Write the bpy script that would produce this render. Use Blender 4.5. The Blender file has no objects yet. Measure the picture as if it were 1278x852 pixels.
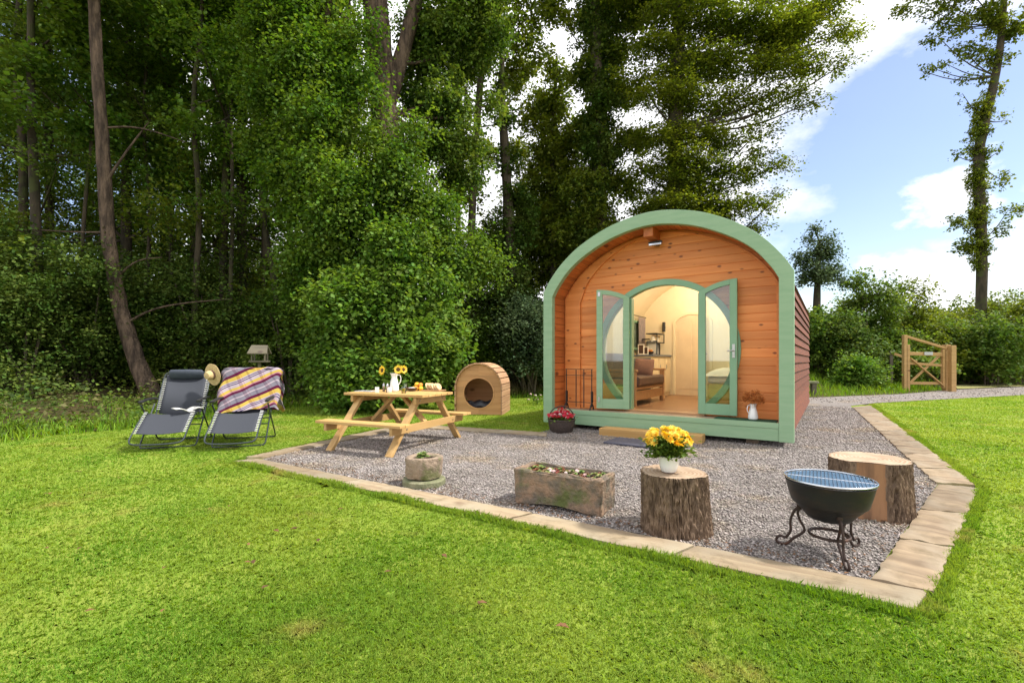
import bpy, bmesh, math, random
import numpy as np
from mathutils import Vector, Matrix, noise as mnoise
R = math.radians; PI = math.pi
rng = np.random.default_rng(7); random.seed(7)
scene = bpy.context.scene
col = scene.collection

# ------------------------------------------------------------------ camera numbers
FPX, HZ, CH = 585.0, 450.0, 1.1
def G(px, py, z=0.0):
    Y = (CH - z) * FPX / (py - HZ); return Vector(((px - 639) / FPX * Y, Y, z))
def W(px, py, Y):
    return Vector(((px - 639) / FPX * Y, Y, CH - (py - HZ) / FPX * Y))

# ------------------------------------------------------------------ mesh helpers
class MB:
    def __init__(s): s.v = []; s.f = []; s.uv = None
    def add(s, vs, fs):
        o = len(s.v); s.v += [tuple(map(float, p)) for p in vs]; s.f += [tuple(i + o for i in f) for f in fs]; return s
    def box(s, x0, x1, y0, y1, z0, z1, m=None):
        vs = [Vector((x, y, z)) for z in (z0, z1) for y in (y0, y1) for x in (x0, x1)]
        if m is not None: vs = [m @ p for p in vs]
        return s.add(vs, [(0, 2, 3, 1), (4, 5, 7, 6), (0, 1, 5, 4), (2, 6, 7, 3), (0, 4, 6, 2), (1, 3, 7, 5)])
    def bar(s, p0, p1, w, h, up=(0, 0, 1)):
        p0, p1 = Vector(p0), Vector(p1); d = (p1 - p0).normalized(); u = Vector(up)
        a = d.cross(u)
        if a.length < 1e-4: a = d.cross(Vector((1, 0, 0)))
        a.normalize(); b = a.cross(d).normalized()
        vs = []
        for p in (p0, p1):
            for i, j in ((-1, -1), (1, -1), (1, 1), (-1, 1)): vs.append(p + a * (w / 2 * i) + b * (h / 2 * j))
        return s.add(vs, [(3, 2, 1, 0), (4, 5, 6, 7), (0, 1, 5, 4), (1, 2, 6, 5), (2, 3, 7, 6), (3, 0, 4, 7)])
    def tube(s, pts, r, n=8, closed=False, cap=True):
        pts = [Vector(p) for p in pts]; N = len(pts)
        rs = r if hasattr(r, '__len__') else [r] * N
        ref = Vector((0.13, 0.21, 1)).normalized(); vs = []; prev = None
        for i, p in enumerate(pts):
            if closed: t = pts[(i + 1) % N] - pts[i - 1]
            else: t = pts[min(i + 1, N - 1)] - pts[max(i - 1, 0)]
            t.normalize()
            if prev is None:
                a = t.cross(ref)
                if a.length < .05: a = t.cross(Vector((1, 0, 0)))
            else: a = prev - t * prev.dot(t)
            a.normalize(); prev = a; b = t.cross(a)
            for k in range(n):
                q = 2 * PI * k / n; vs.append(p + (a * math.cos(q) + b * math.sin(q)) * rs[i])
        fs = []
        M = N if closed else N - 1
        for i in range(M):
            j = (i + 1) % N
            for k in range(n): fs.append((i * n + k, i * n + (k + 1) % n, j * n + (k + 1) % n, j * n + k))
        if cap and not closed: fs += [tuple(range(n))[::-1], tuple(range((N - 1) * n, N * n))]
        return s.add(vs, fs)
    def lathe(s, prof, n=32, c=(0, 0, 0), wob=0, seed=0):
        vs = []; c = Vector(c)
        for (r, z) in prof:
            for k in range(n):
                q = 2 * PI * k / n
                rr = r * (1 + (wob * mnoise.noise(Vector((math.cos(q) * 1.7 + seed, math.sin(q) * 1.7, z * 4))) if wob else 0))
                vs.append(c + Vector((rr * math.cos(q), rr * math.sin(q), z)))
        fs = []
        for i in range(len(prof) - 1):
            for k in range(n): fs.append((i * n + k, i * n + (k + 1) % n, (i + 1) * n + (k + 1) % n, (i + 1) * n + k))
        if prof[0][0] > 1e-6: fs.append(tuple(range(n))[::-1])
        if prof[-1][0] > 1e-6: fs.append(tuple(range((len(prof) - 1) * n, len(prof) * n)))
        return s.add(vs, fs)
    def prism(s, pts, fn0, fn1):
        n = len(pts); vs = [fn0(*p) for p in pts] + [fn1(*p) for p in pts]
        return s.add(vs, [tuple(range(n))[::-1], tuple(range(n, 2 * n))] + [(i, (i + 1) % n, n + (i + 1) % n, n + i) for i in range(n)])
    def strip(s, A, B, depth0, depth1, fn, closed=False):
        """ring between outlines A and B (same count), from depth0 to depth1; fn(u,z,v)->vec"""
        n = len(A); vs = [fn(*p, depth0) for p in A] + [fn(*p, depth0) for p in B] + [fn(*p, depth1) for p in A] + [fn(*p, depth1) for p in B]
        fs = []; M = n if closed else n - 1
        for i in range(M):
            j = (i + 1) % n
            fs += [(i, j, n + j, n + i), (2 * n + i, 3 * n + i, 3 * n + j, 2 * n + j), (i, 2 * n + i, 2 * n + j, j), (n + i, n + j, 3 * n + j, 3 * n + i)]
        if not closed: fs += [(0, n, 3 * n, 2 * n), (n - 1, 3 * n - 1, 4 * n - 1, 2 * n - 1)]
        return s.add(vs, fs)
    def build(s, name, mat, parent=None, smooth=False, bevel=0, loc=None):
        me = bpy.data.meshes.new(name); me.from_pydata(s.v, [], s.f); me.validate(clean_customdata=False)
        return finish(me, name, mat, parent, smooth, bevel, loc)
def finish(me, name, mat, parent=None, smooth=False, bevel=0, loc=None):
    me.materials.append(mat)
    bm = bmesh.new(); bm.from_mesh(me); bmesh.ops.recalc_face_normals(bm, faces=bm.faces); bm.to_mesh(me); bm.free()
    if smooth:
        me.polygons.foreach_set('use_smooth', [True] * len(me.polygons))
        me.set_sharp_from_angle(angle=R(40))
    o = bpy.data.objects.new(name, me); col.objects.link(o)
    if parent: o.parent = parent
    if loc is not None: o.location = loc
    if bevel:
        b = o.modifiers.new('edge', 'BEVEL'); b.width = bevel; b.segments = 2; b.limit_method = 'ANGLE'; b.angle_limit = R(35)
    return o
def raw(name, V, k, mat, parent=None, smooth=False):
    """fast mesh: V is (N*k,3) verts, every k verts one n-gon"""
    V = np.asarray(V, dtype=np.float32).reshape(-1, 3); n = len(V)
    me = bpy.data.meshes.new(name); me.vertices.add(n); me.vertices.foreach_set('co', V.ravel())
    me.loops.add(n); me.loops.foreach_set('vertex_index', np.arange(n, dtype=np.int32))
    me.polygons.add(n // k); me.polygons.foreach_set('loop_start', np.arange(0, n, k, dtype=np.int32))
    me.update(calc_edges=True); me.materials.append(mat)
    if smooth: me.polygons.foreach_set('use_smooth', [True] * len(me.polygons))
    o = bpy.data.objects.new(name, me); col.objects.link(o)
    if parent: o.parent = parent
    return o
def raw_idx(name, V, F, mat, parent=None, smooth=False):
    V = np.asarray(V, dtype=np.float32).reshape(-1, 3); F = np.asarray(F, dtype=np.int32); k = F.shape[1]
    me = bpy.data.meshes.new(name); me.vertices.add(len(V)); me.vertices.foreach_set('co', V.ravel())
    me.loops.add(F.size); me.loops.foreach_set('vertex_index', F.ravel())
    me.polygons.add(len(F)); me.polygons.foreach_set('loop_start', np.arange(0, F.size, k, dtype=np.int32))
    if smooth: me.polygons.foreach_set('use_smooth', [True] * len(F))
    me.update(calc_edges=True); me.materials.append(mat)
    o = bpy.data.objects.new(name, me); col.objects.link(o)
    if parent: o.parent = parent
    return o
def thing(name, label, cat, loc=(0, 0, 0), rz=0, group=None):
    o = bpy.data.objects.new(name, None); col.objects.link(o); o.empty_display_size = .2
    o.location = loc; o.rotation_euler = (0, 0, rz); o['label'] = label; o['category'] = cat
    if group: o['group'] = group
    return o
def tag(o, label=None, cat=None, group=None, kind=None):
    if label: o['label'] = label
    if cat: o['category'] = cat
    if group: o['group'] = group
    if kind: o['kind'] = kind
    return o
def copy_tree(root, loc, rz, label, group=None, scale=None):
    r = root.copy(); col.objects.link(r); r.location = loc; r.rotation_euler = (0, 0, rz); r['label'] = label
    if group: r['group'] = group
    if scale: r.scale = (scale,) * 3
    for ch in list(root.children):
        c = ch.copy(); col.objects.link(c); c.parent = r
        for g in list(ch.children):
            d = g.copy(); col.objects.link(d); d.parent = c
    return r
def sep(o):
    """every loose piece of a part becomes a part of its own"""
    me = o.data; n = len(me.vertices); par = list(range(n))
    def find(a):
        while par[a] != a: par[a] = par[par[a]]; a = par[a]
        return a
    for p in me.polygons:
        a = find(p.vertices[0])
        for q in p.vertices[1:]: par[find(q)] = a
    groups = {}
    for p in me.polygons: groups.setdefault(find(p.vertices[0]), []).append(p)
    if len(groups) < 2: return
    bev = [(m.width) for m in o.modifiers if m.type == 'BEVEL']; smo = me.polygons[0].use_smooth; nm = o.name.split('.')[0]; mat = me.materials[0]; par_o = o.parent; loc = o.location.copy()
    lots = []
    for g in groups.values():
        idx = {}; vs_ = []; fs_ = []
        for p in g:
            f = []
            for i in p.vertices:
                if i not in idx: idx[i] = len(vs_); vs_.append(tuple(me.vertices[i].co))
                f.append(idx[i])
            fs_.append(tuple(f))
        lots.append((vs_, fs_))
    bpy.data.objects.remove(o)
    for vs_, fs_ in lots: MB().add(vs_, fs_).build(nm, mat, par_o, smooth=smo, bevel=bev[0] if bev else 0, loc=loc)
def chaikin(p, it=2, closed=False):
    p = [Vector(q) for q in p]
    for _ in range(it):
        o = [] if closed else [p[0]]
        rngi = range(len(p)) if closed else range(len(p) - 1)
        for i in rngi:
            a, b = p[i], p[(i + 1) % len(p)]; o += [a * .75 + b * .25, a * .25 + b * .75]
        if not closed: o.append(p[-1])
        p = o
    return p

# ------------------------------------------------------------------ materials
MATS = {}
def mk(name, c1, c2=None, rough=.6, scale=8, stretch=(1, 1, 1), bump=.0, bscale=None, island=0., islandhue=0., trans=0., spec=.4, metal=0.,
       detail=6, ramp=(.35, .65), c3=None, s3=2., r3=(.5, .62), bdist=.01, coat=0., uvcoord=False):
    m = bpy.data.materials.new(name); m.use_nodes = True; nt = m.node_tree; N = nt.nodes; L = nt.links
    b = N['Principled BSDF']; out = N['Material Output']
    b.inputs['Roughness'].default_value = rough; b.inputs['Specular IOR Level'].default_value = spec; b.inputs['Metallic'].default_value = metal
    if coat: b.inputs['Coat Weight'].default_value = coat; b.inputs['Coat Roughness'].default_value = .15
    tc = N.new('ShaderNodeTexCoord'); mp = N.new('ShaderNodeMapping'); mp.inputs['Scale'].default_value = stretch
    L.new(tc.outputs['Object'], mp.inputs[0])
    def noise(sc, det=detail, off=0, coords=mp.outputs[0]):
        n = N.new('ShaderNodeTexNoise'); n.inputs['Scale'].default_value = sc; n.inputs['Detail'].default_value = det; n.inputs['Roughness'].default_value = .6
        L.new(coords, n.inputs['Vector']); return n
    def mix(fac, a, bb, mode='MIX'):
        x = N.new('ShaderNodeMix'); x.data_type = 'RGBA'; x.blend_type = mode
        if isinstance(fac, (int, float)): x.inputs[0].default_value = fac
        else: L.new(fac, x.inputs[0])
        for i, q in ((6, a), (7, bb)):
            if isinstance(q, tuple): x.inputs[i].default_value = (*q, 1)
            else: L.new(q, x.inputs[i])
        return x.outputs[2]
    def rmp(src, a, bb):
        x = N.new('ShaderNodeMapRange'); x.interpolation_type = 'SMOOTHSTEP'; x.inputs[1].default_value = a; x.inputs[2].default_value = bb
        L.new(src, x.inputs[0]); return x.outputs[0]
    cur = c1
    if c2 is not None: cur = mix(rmp(noise(scale).outputs['Fac'], *ramp), c1, c2)
    if c3 is not None: cur = mix(rmp(noise(s3, 4, coords=tc.outputs['Object']).outputs['Fac'], *r3), cur, c3)
    if island or islandhue:
        geo = N.new('ShaderNodeNewGeometry'); hs = N.new('ShaderNodeHueSaturation')
        if isinstance(cur, tuple): hs.inputs['Color'].default_value = (*cur, 1)
        else: L.new(cur, hs.inputs['Color'])
        a = N.new('ShaderNodeMapRange'); a.inputs[3].default_value = 1 - island; a.inputs[4].default_value = 1 + island
        L.new(geo.outputs['Random Per Island'], a.inputs[0]); L.new(a.outputs[0], hs.inputs['Value'])
        if islandhue:
            w = N.new('ShaderNodeTexWhiteNoise'); w.noise_dimensions = '1D'; L.new(geo.outputs['Random Per Island'], w.inputs['W'])
            h = N.new('ShaderNodeMapRange'); h.inputs[3].default_value = .5 - islandhue; h.inputs[4].default_value = .5 + islandhue
            L.new(w.outputs['Value'], h.inputs[0]); L.new(h.outputs[0], hs.inputs['Hue'])
        cur = hs.outputs[0]
    if isinstance(cur, tuple): b.inputs['Base Color'].default_value = (*cur, 1)
    else: L.new(cur, b.inputs['Base Color'])
    if bump:
        bn = N.new('ShaderNodeBump'); bn.inputs['Strength'].default_value = bump; bn.inputs['Distance'].default_value = bdist
        L.new(noise(bscale or scale * 3, 8).outputs['Fac'], bn.inputs['Height']); L.new(bn.outputs[0], b.inputs['Normal'])
    if trans:
        t = N.new('ShaderNodeBsdfTranslucent'); ms = N.new('ShaderNodeMixShader'); ms.inputs[0].default_value = trans
        hs2 = N.new('ShaderNodeHueSaturation'); hs2.inputs['Saturation'].default_value = 1.1; hs2.inputs['Value'].default_value = 1.25; hs2.inputs['Hue'].default_value = .485
        if isinstance(cur, tuple): hs2.inputs['Color'].default_value = (*cur, 1)
        else: L.new(cur, hs2.inputs['Color'])
        L.new(hs2.outputs[0], t.inputs[0]); L.new(b.outputs[0], ms.inputs[1]); L.new(t.outputs[0], ms.inputs[2]); L.new(ms.outputs[0], out.inputs[0])
    MATS[name] = m; return m

m_soil = mk('woodland_soil', (.045, .05, .016), (.085, .06, .03), .95, 3, bump=.6, bscale=20, bdist=.05, spec=.1)
m_lawn = mk('lawn_turf', (.18, .26, .035), (.25, .30, .05), .95, 2.2, bump=.5, bscale=120, bdist=.02, spec=.1, c3=(.2, .17, .055), s3=1.1, r3=(.6, .78))
m_blade = mk('grass_blade', (.165, .305, .032), (.29, .39, .054), .65, .8, island=.25, islandhue=.012, trans=.42, spec=.15, c3=(.42, .37, .11), s3=1.9, r3=(.56, .76))
m_long = mk('long_grass_blade', (.13, .27, .02), (.22, .34, .035), .55, 1.2, island=.45, islandhue=.02, trans=.35, spec=.2)
m_dry = mk('dry_grass_blade', (.30, .24, .11), (.17, .17, .05), .7, 1.5, island=.4, islandhue=.02, trans=.3, spec=.15)
m_gravel = mk('gravel_bed', (.20, .175, .16), (.32, .29, .275), .95, 70, bump=1., bscale=110, bdist=.02, spec=.15, c3=(.26, .21, .16), s3=1.3, r3=(.5, .7))
m_pebble = mk('gravel_stones', (.33, .295, .28), (.25, .22, .20), .85, 3, island=.5, islandhue=.03, spec=.25, c3=(.33, .27, .21), s3=1.3, r3=(.5, .7))
m_leafA = mk('leaf_fresh', (.08, .17, .022), (.15, .24, .034), .6, .9, island=.42, islandhue=.018, trans=.42, spec=.2)
m_leafB = mk('leaf_dark', (.085, .16, .024), (.145, .21, .034), .6, .6, island=.45, islandhue=.02, trans=.42, spec=.2)
m_leafC = mk('leaf_olive', (.105, .155, .02), (.18, .225, .03), .6, .6, island=.45, islandhue=.02, trans=.45, spec=.2)
m_leafD = mk('leaf_bluish', (.075, .125, .06), (.13, .18, .08), .65, .9, island=.4, islandhue=.02, trans=.35, spec=.12)
m_leafE = mk('leaf_bright', (.10, .205, .028), (.17, .27, .045), .6, 1.2, island=.38, islandhue=.018, trans=.42, spec=.2)
m_ivy_shade = mk('leaf_ivy_and_shade', (.055, .11, .018), (.11, .155, .03), .65, 1.5, island=.45, islandhue=.02, trans=.25, spec=.12)  # real ivy leaves; also painted canopy shade for understorey and far wood
m_fern = mk('leaf_bracken', (.06, .11, .02), (.12, .11, .04), .6, .8, island=.45, islandhue=.03, trans=.25, spec=.2)
m_bark = mk('bark_brown', (.17, .12, .085), (.06, .044, .034), .95, 10, (1, 1, .22), bump=1, bscale=26, bdist=.07, spec=.15)
m_barkd = mk('bark_dark', (.09, .07, .048), (.045, .04, .028), .9, 5, (1, 1, .3), bump=.8, bscale=16, bdist=.03, spec=.15, c3=(.07, .08, .03), s3=1.5)
m_twig = mk('bark_twig', (.17, .14, .10), (.10, .08, .06), .9, 6, spec=.1)
m_green = mk('sage_green_paint', (.235, .38, .225), (.27, .41, .25), .42, 3, bump=.12, bscale=30, stretch=(1, 1, 6), bdist=.003, spec=.45)
m_greenD = mk('sage_green_frame', (.20, .36, .215), (.22, .385, .235), .4, 4, bump=.1, bscale=25, bdist=.003, spec=.45)
m_red = mk('red_brown_cladding', (.20, .068, .04), (.13, .05, .034), .65, 4, (1, 1, 8), bump=.3, bscale=14, island=.18, spec=.3)
m_dark = mk('dark_bitumen', (.03, .03, .032), None, .8)
m_bearer = mk('weathered_bearer', (.22, .16, .11), (.13, .1, .07), .85, 8, bump=.3)
m_cream = mk('cream_lining', (.80, .68, .47), (.77, .65, .44), .6, 3, spec=.3)
m_creamdoor = mk('cream_door_paint', (.66, .53, .36), (.62, .49, .33), .5, 4, spec=.35)
m_inner = mk('laminate_floor', (.30, .165, .08), (.20, .10, .05), .35, 4, (1, 6, 1), spec=.5)
m_slate = mk('blue_grey_worktop', (.14, .17, .21), (.11, .13, .16), .4, 9)
m_cup = mk('cream_cupboard', (.72, .62, .42), None, .45)
m_black = mk('black_metal', (.018, .018, .02), (.03, .03, .03), .5, 20, spec=.5)
m_iron = mk('wrought_iron', (.022, .02, .02), (.035, .025, .02), .6, 14, bump=.3, bscale=60, bdist=.002, spec=.5, metal=.3)
m_rust = mk('rusty_iron', (.05, .032, .026), (.13, .055, .03), .6, 9, bump=.4, bscale=50, bdist=.002, metal=.5, spec=.5, ramp=(.5, .75))
m_bowl = mk('smoked_steel_bowl', (.030, .031, .034), (.075, .052, .040), .5, 5, (1, 1, 2.5), bump=.1, metal=.6, spec=.5, ramp=(.45, .8))
m_steel = mk('bright_steel', (.62, .66, .72), (.5, .53, .58), .25, 10, metal=1.)
m_brass = mk('satin_metal', (.5, .5, .5), None, .3, metal=1.)
m_white = mk('white_ceramic', (.8, .8, .79), None, .25, spec=.5, coat=.3)
m_paper = mk('paper', (.8, .78, .74), None, .7)
m_sofaw = mk('oak_frame', (.42, .24, .115), (.33, .18, .08), .5, 5, (1, 6, 6))
m_leather = mk('brown_leather', (.09, .05, .04), (.065, .036, .03), .45, 10, bump=.2)
m_cushion = mk('dusky_cushion', (.22, .12, .09), (.18, .10, .08), .9, 20)
m_duvet = mk('white_duvet', (.75, .72, .66), None, .9)
m_greyfab = mk('grey_textilene', (.040, .044, .056), (.052, .057, .070), .75, 260, bump=.4, bscale=500, bdist=.002, spec=.25)
m_pad = mk('navy_padding', (.045, .055, .078), (.055, .065, .09), .6, 30, spec=.3)
m_frame = mk('dark_powder_coat', (.035, .045, .05), (.045, .055, .06), .32, 12, spec=.6, metal=.3)
m_arm = mk('black_plastic', (.02, .02, .022), None, .45)
m_lace = mk('white_lacing', (.75, .75, .75), None, .7)
m_straw = mk('straw', (.62, .47, .24), (.48, .34, .16), .8, 40, bump=.3)
m_stone = mk('sandstone', (.36, .27, .20), (.22, .17, .13), .9, 6, bump=1., bscale=22, bdist=.03, spec=.15, c3=(.14, .15, .06), s3=5, r3=(.5, .66), ramp=(.3, .7))
m_stone2 = mk('mossy_sandstone', (.33, .22, .15), (.17, .14, .11), .95, 9, bump=1., bscale=26, bdist=.035, spec=.12, c3=(.12, .14, .05), s3=4, r3=(.5, .68), ramp=(.35, .62))
m_mill = mk('lichen_stone', (.27, .26, .17), (.17, .18, .10), .95, 12, bump=.8, bdist=.02, spec=.1)
m_peat = mk('peat', (.03, .02, .014), (.06, .04, .03), .95, 30, bump=1, bdist=.02)
m_sucR = mk('succulent_red', (.30, .07, .05), (.14, .16, .05), .5, 14, island=.4, islandhue=.04, spec=.4)
m_sucG = mk('succulent_green', (.14, .26, .06), (.30, .30, .10), .5, 14, island=.4, islandhue=.04, spec=.4)
m_petW = mk('petal_white', (.8, .74, .70), (.75, .5, .5), .6, 20, island=.15, trans=.2)
m_petR = mk('petal_red', (.60, .025, .045), (.7, .2, .25), .55, 12, island=.3, islandhue=.02, trans=.2, ramp=(.5, .75))
m_petY = mk('petal_yellow', (.88, .58, .03), (.92, .72, .12), .55, 14, island=.16, islandhue=.015, trans=.25)
m_petO = mk('dried_orange', (.55, .20, .04), (.35, .12, .03), .8, 20, island=.4, trans=.2)
m_seed = mk('seed_head', (.05, .022, .01), (.12, .06, .01), .9, 60, bump=.6, bscale=200)
m_wick = mk('woven_wicker', (.085, .06, .05), (.04, .03, .027), .8, 40, (1, 1, 3), bump=.8, bscale=60, bdist=.01)
m_oj = mk('orange_juice', (.85, .50, .04), None, .3)
m_redfood = mk('ripe_fruit', (.55, .10, .04), (.75, .38, .05), .35, 12)
m_bread = mk('bread_crust', (.62, .40, .20), (.75, .58, .34), .8, 14, bump=.3)
m_navy = mk('slate_coir', (.075, .075, .11), (.11, .11, .14), .95, 60, bump=1, bscale=160, bdist=.01)
m_cutin = mk('fresh_cut_timber', (.60, .42, .25), (.48, .31, .17), .8, 5, bump=.3, bscale=40)
def wood(name, c1, c2, knot=(.16, .05, .015), axis=0, rough=.5, island=.16, knots=True, kscale=3.2, bump=.12, grain=14, greyer=None):
    """timber: stretched grain along axis, dark knots, value change from board to board"""
    m = bpy.data.materials.new(name); m.use_nodes = True; nt = m.node_tree; N = nt.nodes; L = nt.links; b = N['Principled BSDF']
    b.inputs['Roughness'].default_value = rough; b.inputs['Specular IOR Level'].default_value = .4
    tc = N.new('ShaderNodeTexCoord'); mp = N.new('ShaderNodeMapping'); st = [1, 1, 1]; st[axis] = .07; mp.inputs['Scale'].default_value = st
    geo = N.new('ShaderNodeNewGeometry'); off = N.new('ShaderNodeVectorMath'); off.operation = 'MULTIPLY_ADD'
    cmb = N.new('ShaderNodeCombineXYZ'); [L.new(geo.outputs['Random Per Island'], cmb.inputs[i]) for i in range(3)]
    L.new(cmb.outputs[0], off.inputs[0]); off.inputs[1].default_value = (9, 7, 5); L.new(tc.outputs['Object'], off.inputs[2]); L.new(off.outputs[0], mp.inputs[0])
    n = N.new('ShaderNodeTexNoise'); n.inputs['Scale'].default_value = grain; n.inputs['Detail'].default_value = 8; n.inputs['Distortion'].default_value = .6; L.new(mp.outputs[0], n.inputs[0])
    r = N.new('ShaderNodeMapRange'); r.inputs[1].default_value = .35; r.inputs[2].default_value = .68; L.new(n.outputs['Fac'], r.inputs[0])
    x = N.new('ShaderNodeMix'); x.data_type = 'RGBA'; L.new(r.outputs[0], x.inputs[0]); x.inputs[6].default_value = (*c1, 1); x.inputs[7].default_value = (*c2, 1); cur = x.outputs[2]
    if knots:
        mp2 = N.new('ShaderNodeMapping'); s2 = [1, 1, 1]; s2[axis] = .55; mp2.inputs['Scale'].default_value = s2; L.new(off.outputs[0], mp2.inputs[0])
        v = N.new('ShaderNodeTexVoronoi'); v.inputs['Scale'].default_value = kscale; L.new(mp2.outputs[0], v.inputs[0])
        kr = N.new('ShaderNodeMapRange'); kr.interpolation_type = 'SMOOTHSTEP'; kr.inputs[1].default_value = .175; kr.inputs[2].default_value = .07; L.new(v.outputs['Distance'], kr.inputs[0])
        y = N.new('ShaderNodeMix'); y.data_type = 'RGBA'; L.new(kr.outputs[0], y.inputs[0]); L.new(cur, y.inputs[6]); y.inputs[7].default_value = (*knot, 1); cur = y.outputs[2]
    if greyer:
        n3 = N.new('ShaderNodeTexNoise'); n3.inputs['Scale'].default_value = 3.; n3.inputs['Detail'].default_value = 5; L.new(tc.outputs['Object'], n3.inputs[0])
        r3 = N.new('ShaderNodeMapRange'); r3.inputs[1].default_value = .45; r3.inputs[2].default_value = .65; L.new(n3.outputs['Fac'], r3.inputs[0])
        n4 = N.new('ShaderNodeTexNoise'); n4.inputs['Scale'].default_value = 8.; n4.inputs['Detail'].default_value = 8; n4.inputs['Roughness'].default_value = .7; L.new(tc.outputs['Object'], n4.inputs[0]); r4 = N.new('ShaderNodeMapRange'); r4.inputs[1].default_value = .52; r4.inputs[2].default_value = .72; r4.inputs[4].default_value = .75; L.new(n4.outputs['Fac'], r4.inputs[0])
        y = N.new('ShaderNodeMix'); y.data_type = 'RGBA'; L.new(r3.outputs[0], y.inputs[0]); L.new(cur, y.inputs[6]); y.inputs[7].default_value = (*greyer, 1); cur = y.outputs[2]; y = N.new('ShaderNodeMix'); y.data_type = 'RGBA'; L.new(r4.outputs[0], y.inputs[0]); L.new(cur, y.inputs[6]); y.inputs[7].default_value = (.15, .115, .065, 1); cur = y.outputs[2]
    hs = N.new('ShaderNodeHueSaturation'); L.new(cur, hs.inputs['Color']); a = N.new('ShaderNodeMapRange'); a.inputs[3].default_value = 1 - island; a.inputs[4].default_value = 1 + island
    L.new(geo.outputs['Random Per Island'], a.inputs[0]); L.new(a.outputs[0], hs.inputs['Value']); L.new(hs.outputs[0], b.inputs['Base Color'])
    if bump:
        bn = N.new('ShaderNodeBump'); bn.inputs['Strength'].default_value = bump * 3; bn.inputs['Distance'].default_value = .004; L.new(n.outputs['Fac'], bn.inputs['Height']); L.new(bn.outputs[0], b.inputs['Normal'])
    return m
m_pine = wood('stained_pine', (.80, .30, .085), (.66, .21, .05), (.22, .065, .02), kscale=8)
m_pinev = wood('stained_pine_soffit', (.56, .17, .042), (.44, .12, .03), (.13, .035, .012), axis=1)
m_table = wood('pale_pine', (.58, .37, .145), (.47, .28, .095), (.25, .12, .05), rough=.6, kscale=4)
m_tableY = wood('pale_pine_cross', (.54, .35, .145), (.45, .27, .10), (.25, .12, .05), axis=1, rough=.6)
m_ken = wood('treated_pine', (.56, .30, .13), (.46, .23, .095), (.15, .07, .03), rough=.7)
m_kenY = wood('treated_pine_slats', (.52, .31, .17), (.38, .21, .11), (.15, .07, .03), axis=1, rough=.7, island=.2)
m_gate = wood('oak_gate_timber', (.50, .31, .13), (.40, .24, .09), (.2, .1, .04), rough=.7)
m_sleeper = wood('softwood_sleeper', (.34, .265, .17), (.23, .165, .105), (.16, .10, .06), rough=.95, greyer=(.30, .25, .175), bump=.8, grain=20)
m_sleeperR = wood('split_sleeper', (.30, .225, .145), (.16, .115, .075), (.13, .085, .055), rough=.95, greyer=(.26, .21, .15), bump=.5, grain=13, axis=1, kscale=6)
m_step = wood('step_sleeper', (.52, .32, .12), (.42, .24, .08), (.2, .12, .06), rough=.75)
m_deck = wood('step_deck', (.4, .3, .2), (.3, .22, .15), rough=.7)
m_birdroof = wood('silvered_timber', (.15, .13, .09), (.09, .08, .06), (.08, .06, .05), rough=.9)
# glass
def glass(name, tint=(.9, .95, .95)):
    m = bpy.data.materials.new(name); m.use_nodes = True; nt = m.node_tree; N = nt.nodes; L = nt.links
    N.remove(N['Principled BSDF']); t = N.new('ShaderNodeBsdfTransparent'); t.inputs[0].default_value = (*tint, 1)
    g = N.new('ShaderNodeBsdfGlossy'); g.inputs['Roughness'].default_value = .02; f = N.new('ShaderNodeFresnel'); f.inputs[0].default_value = 1.5
    ml = N.new('ShaderNodeMath'); ml.operation = 'MULTIPLY_ADD'; ml.inputs[1].default_value = 1.3; ml.inputs[2].default_value = .03; L.new(f.outputs[0], ml.inputs[0])
    mx = N.new('ShaderNodeMixShader'); L.new(ml.outputs[0], mx.inputs[0]); L.new(t.outputs[0], mx.inputs[1]); L.new(g.outputs[0], mx.inputs[2]); L.new(mx.outputs[0], N['Material Output'].inputs[0])
    return m
m_glass = glass('window_glass')

# ------------------------------------------------------------------ camera, sun, sky
cam = bpy.data.cameras.new('camera'); co = bpy.data.objects.new('camera', cam); col.objects.link(co); scene.camera = co
co.location = (0, 0, CH); co.rotation_euler = (R(90), 0, 0)
cam.sensor_width = 36; cam.lens = 36 * FPX / 1278; cam.shift_y = (450 - 426) / 1278; cam.clip_end = 2000; cam.clip_start = .05
SUN = Vector((.60, -.03, .80)).normalized()
sl = bpy.data.lights.new('sun', 'SUN'); so = bpy.data.objects.new('sun', sl); col.objects.link(so)
sl.energy = 4.3; sl.angle = R(4); sl.color = (1, .95, .86); so.rotation_euler = SUN.to_track_quat('Z', 'Y').to_euler()
w = bpy.data.worlds.new('World'); scene.world = w; w.use_nodes = True; N = w.node_tree.nodes; L = w.node_tree.links
bg = N['Background']; bg.inputs[1].default_value = .1
sk = N.new('ShaderNodeTexSky'); sk.sky_type = 'NISHITA'; sk.sun_disc = False; sk.sun_elevation = math.asin(SUN.z); sk.sun_rotation = math.atan2(SUN.x, SUN.y)
sk.air_density = 1.2; sk.dust_density = .6
tc = N.new('ShaderNodeTexCoord'); nrm = N.new('ShaderNodeVectorMath'); nrm.operation = 'NORMALIZE'; L.new(tc.outputs['Generated'], nrm.inputs[0])
def wmath(op, a, b=None, c=None):
    m = N.new('ShaderNodeMath'); m.operation = op
    for i, q in enumerate((a, b, c)):
        if q is None: continue
        if isinstance(q, (int, float)): m.inputs[i].default_value = q
        else: L.new(q, m.inputs[i])
    return m.outputs[0]
mp = N.new('ShaderNodeMapping'); mp.inputs['Scale'].default_value = (1, 1, 1.8); L.new(nrm.outputs[0], mp.inputs[0])
n1 = N.new('ShaderNodeTexNoise'); n1.inputs['Scale'].default_value = 3.2; n1.inputs['Detail'].default_value = 9; n1.inputs['Roughness'].default_value = .58; L.new(mp.outputs[0], n1.inputs[0])
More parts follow.
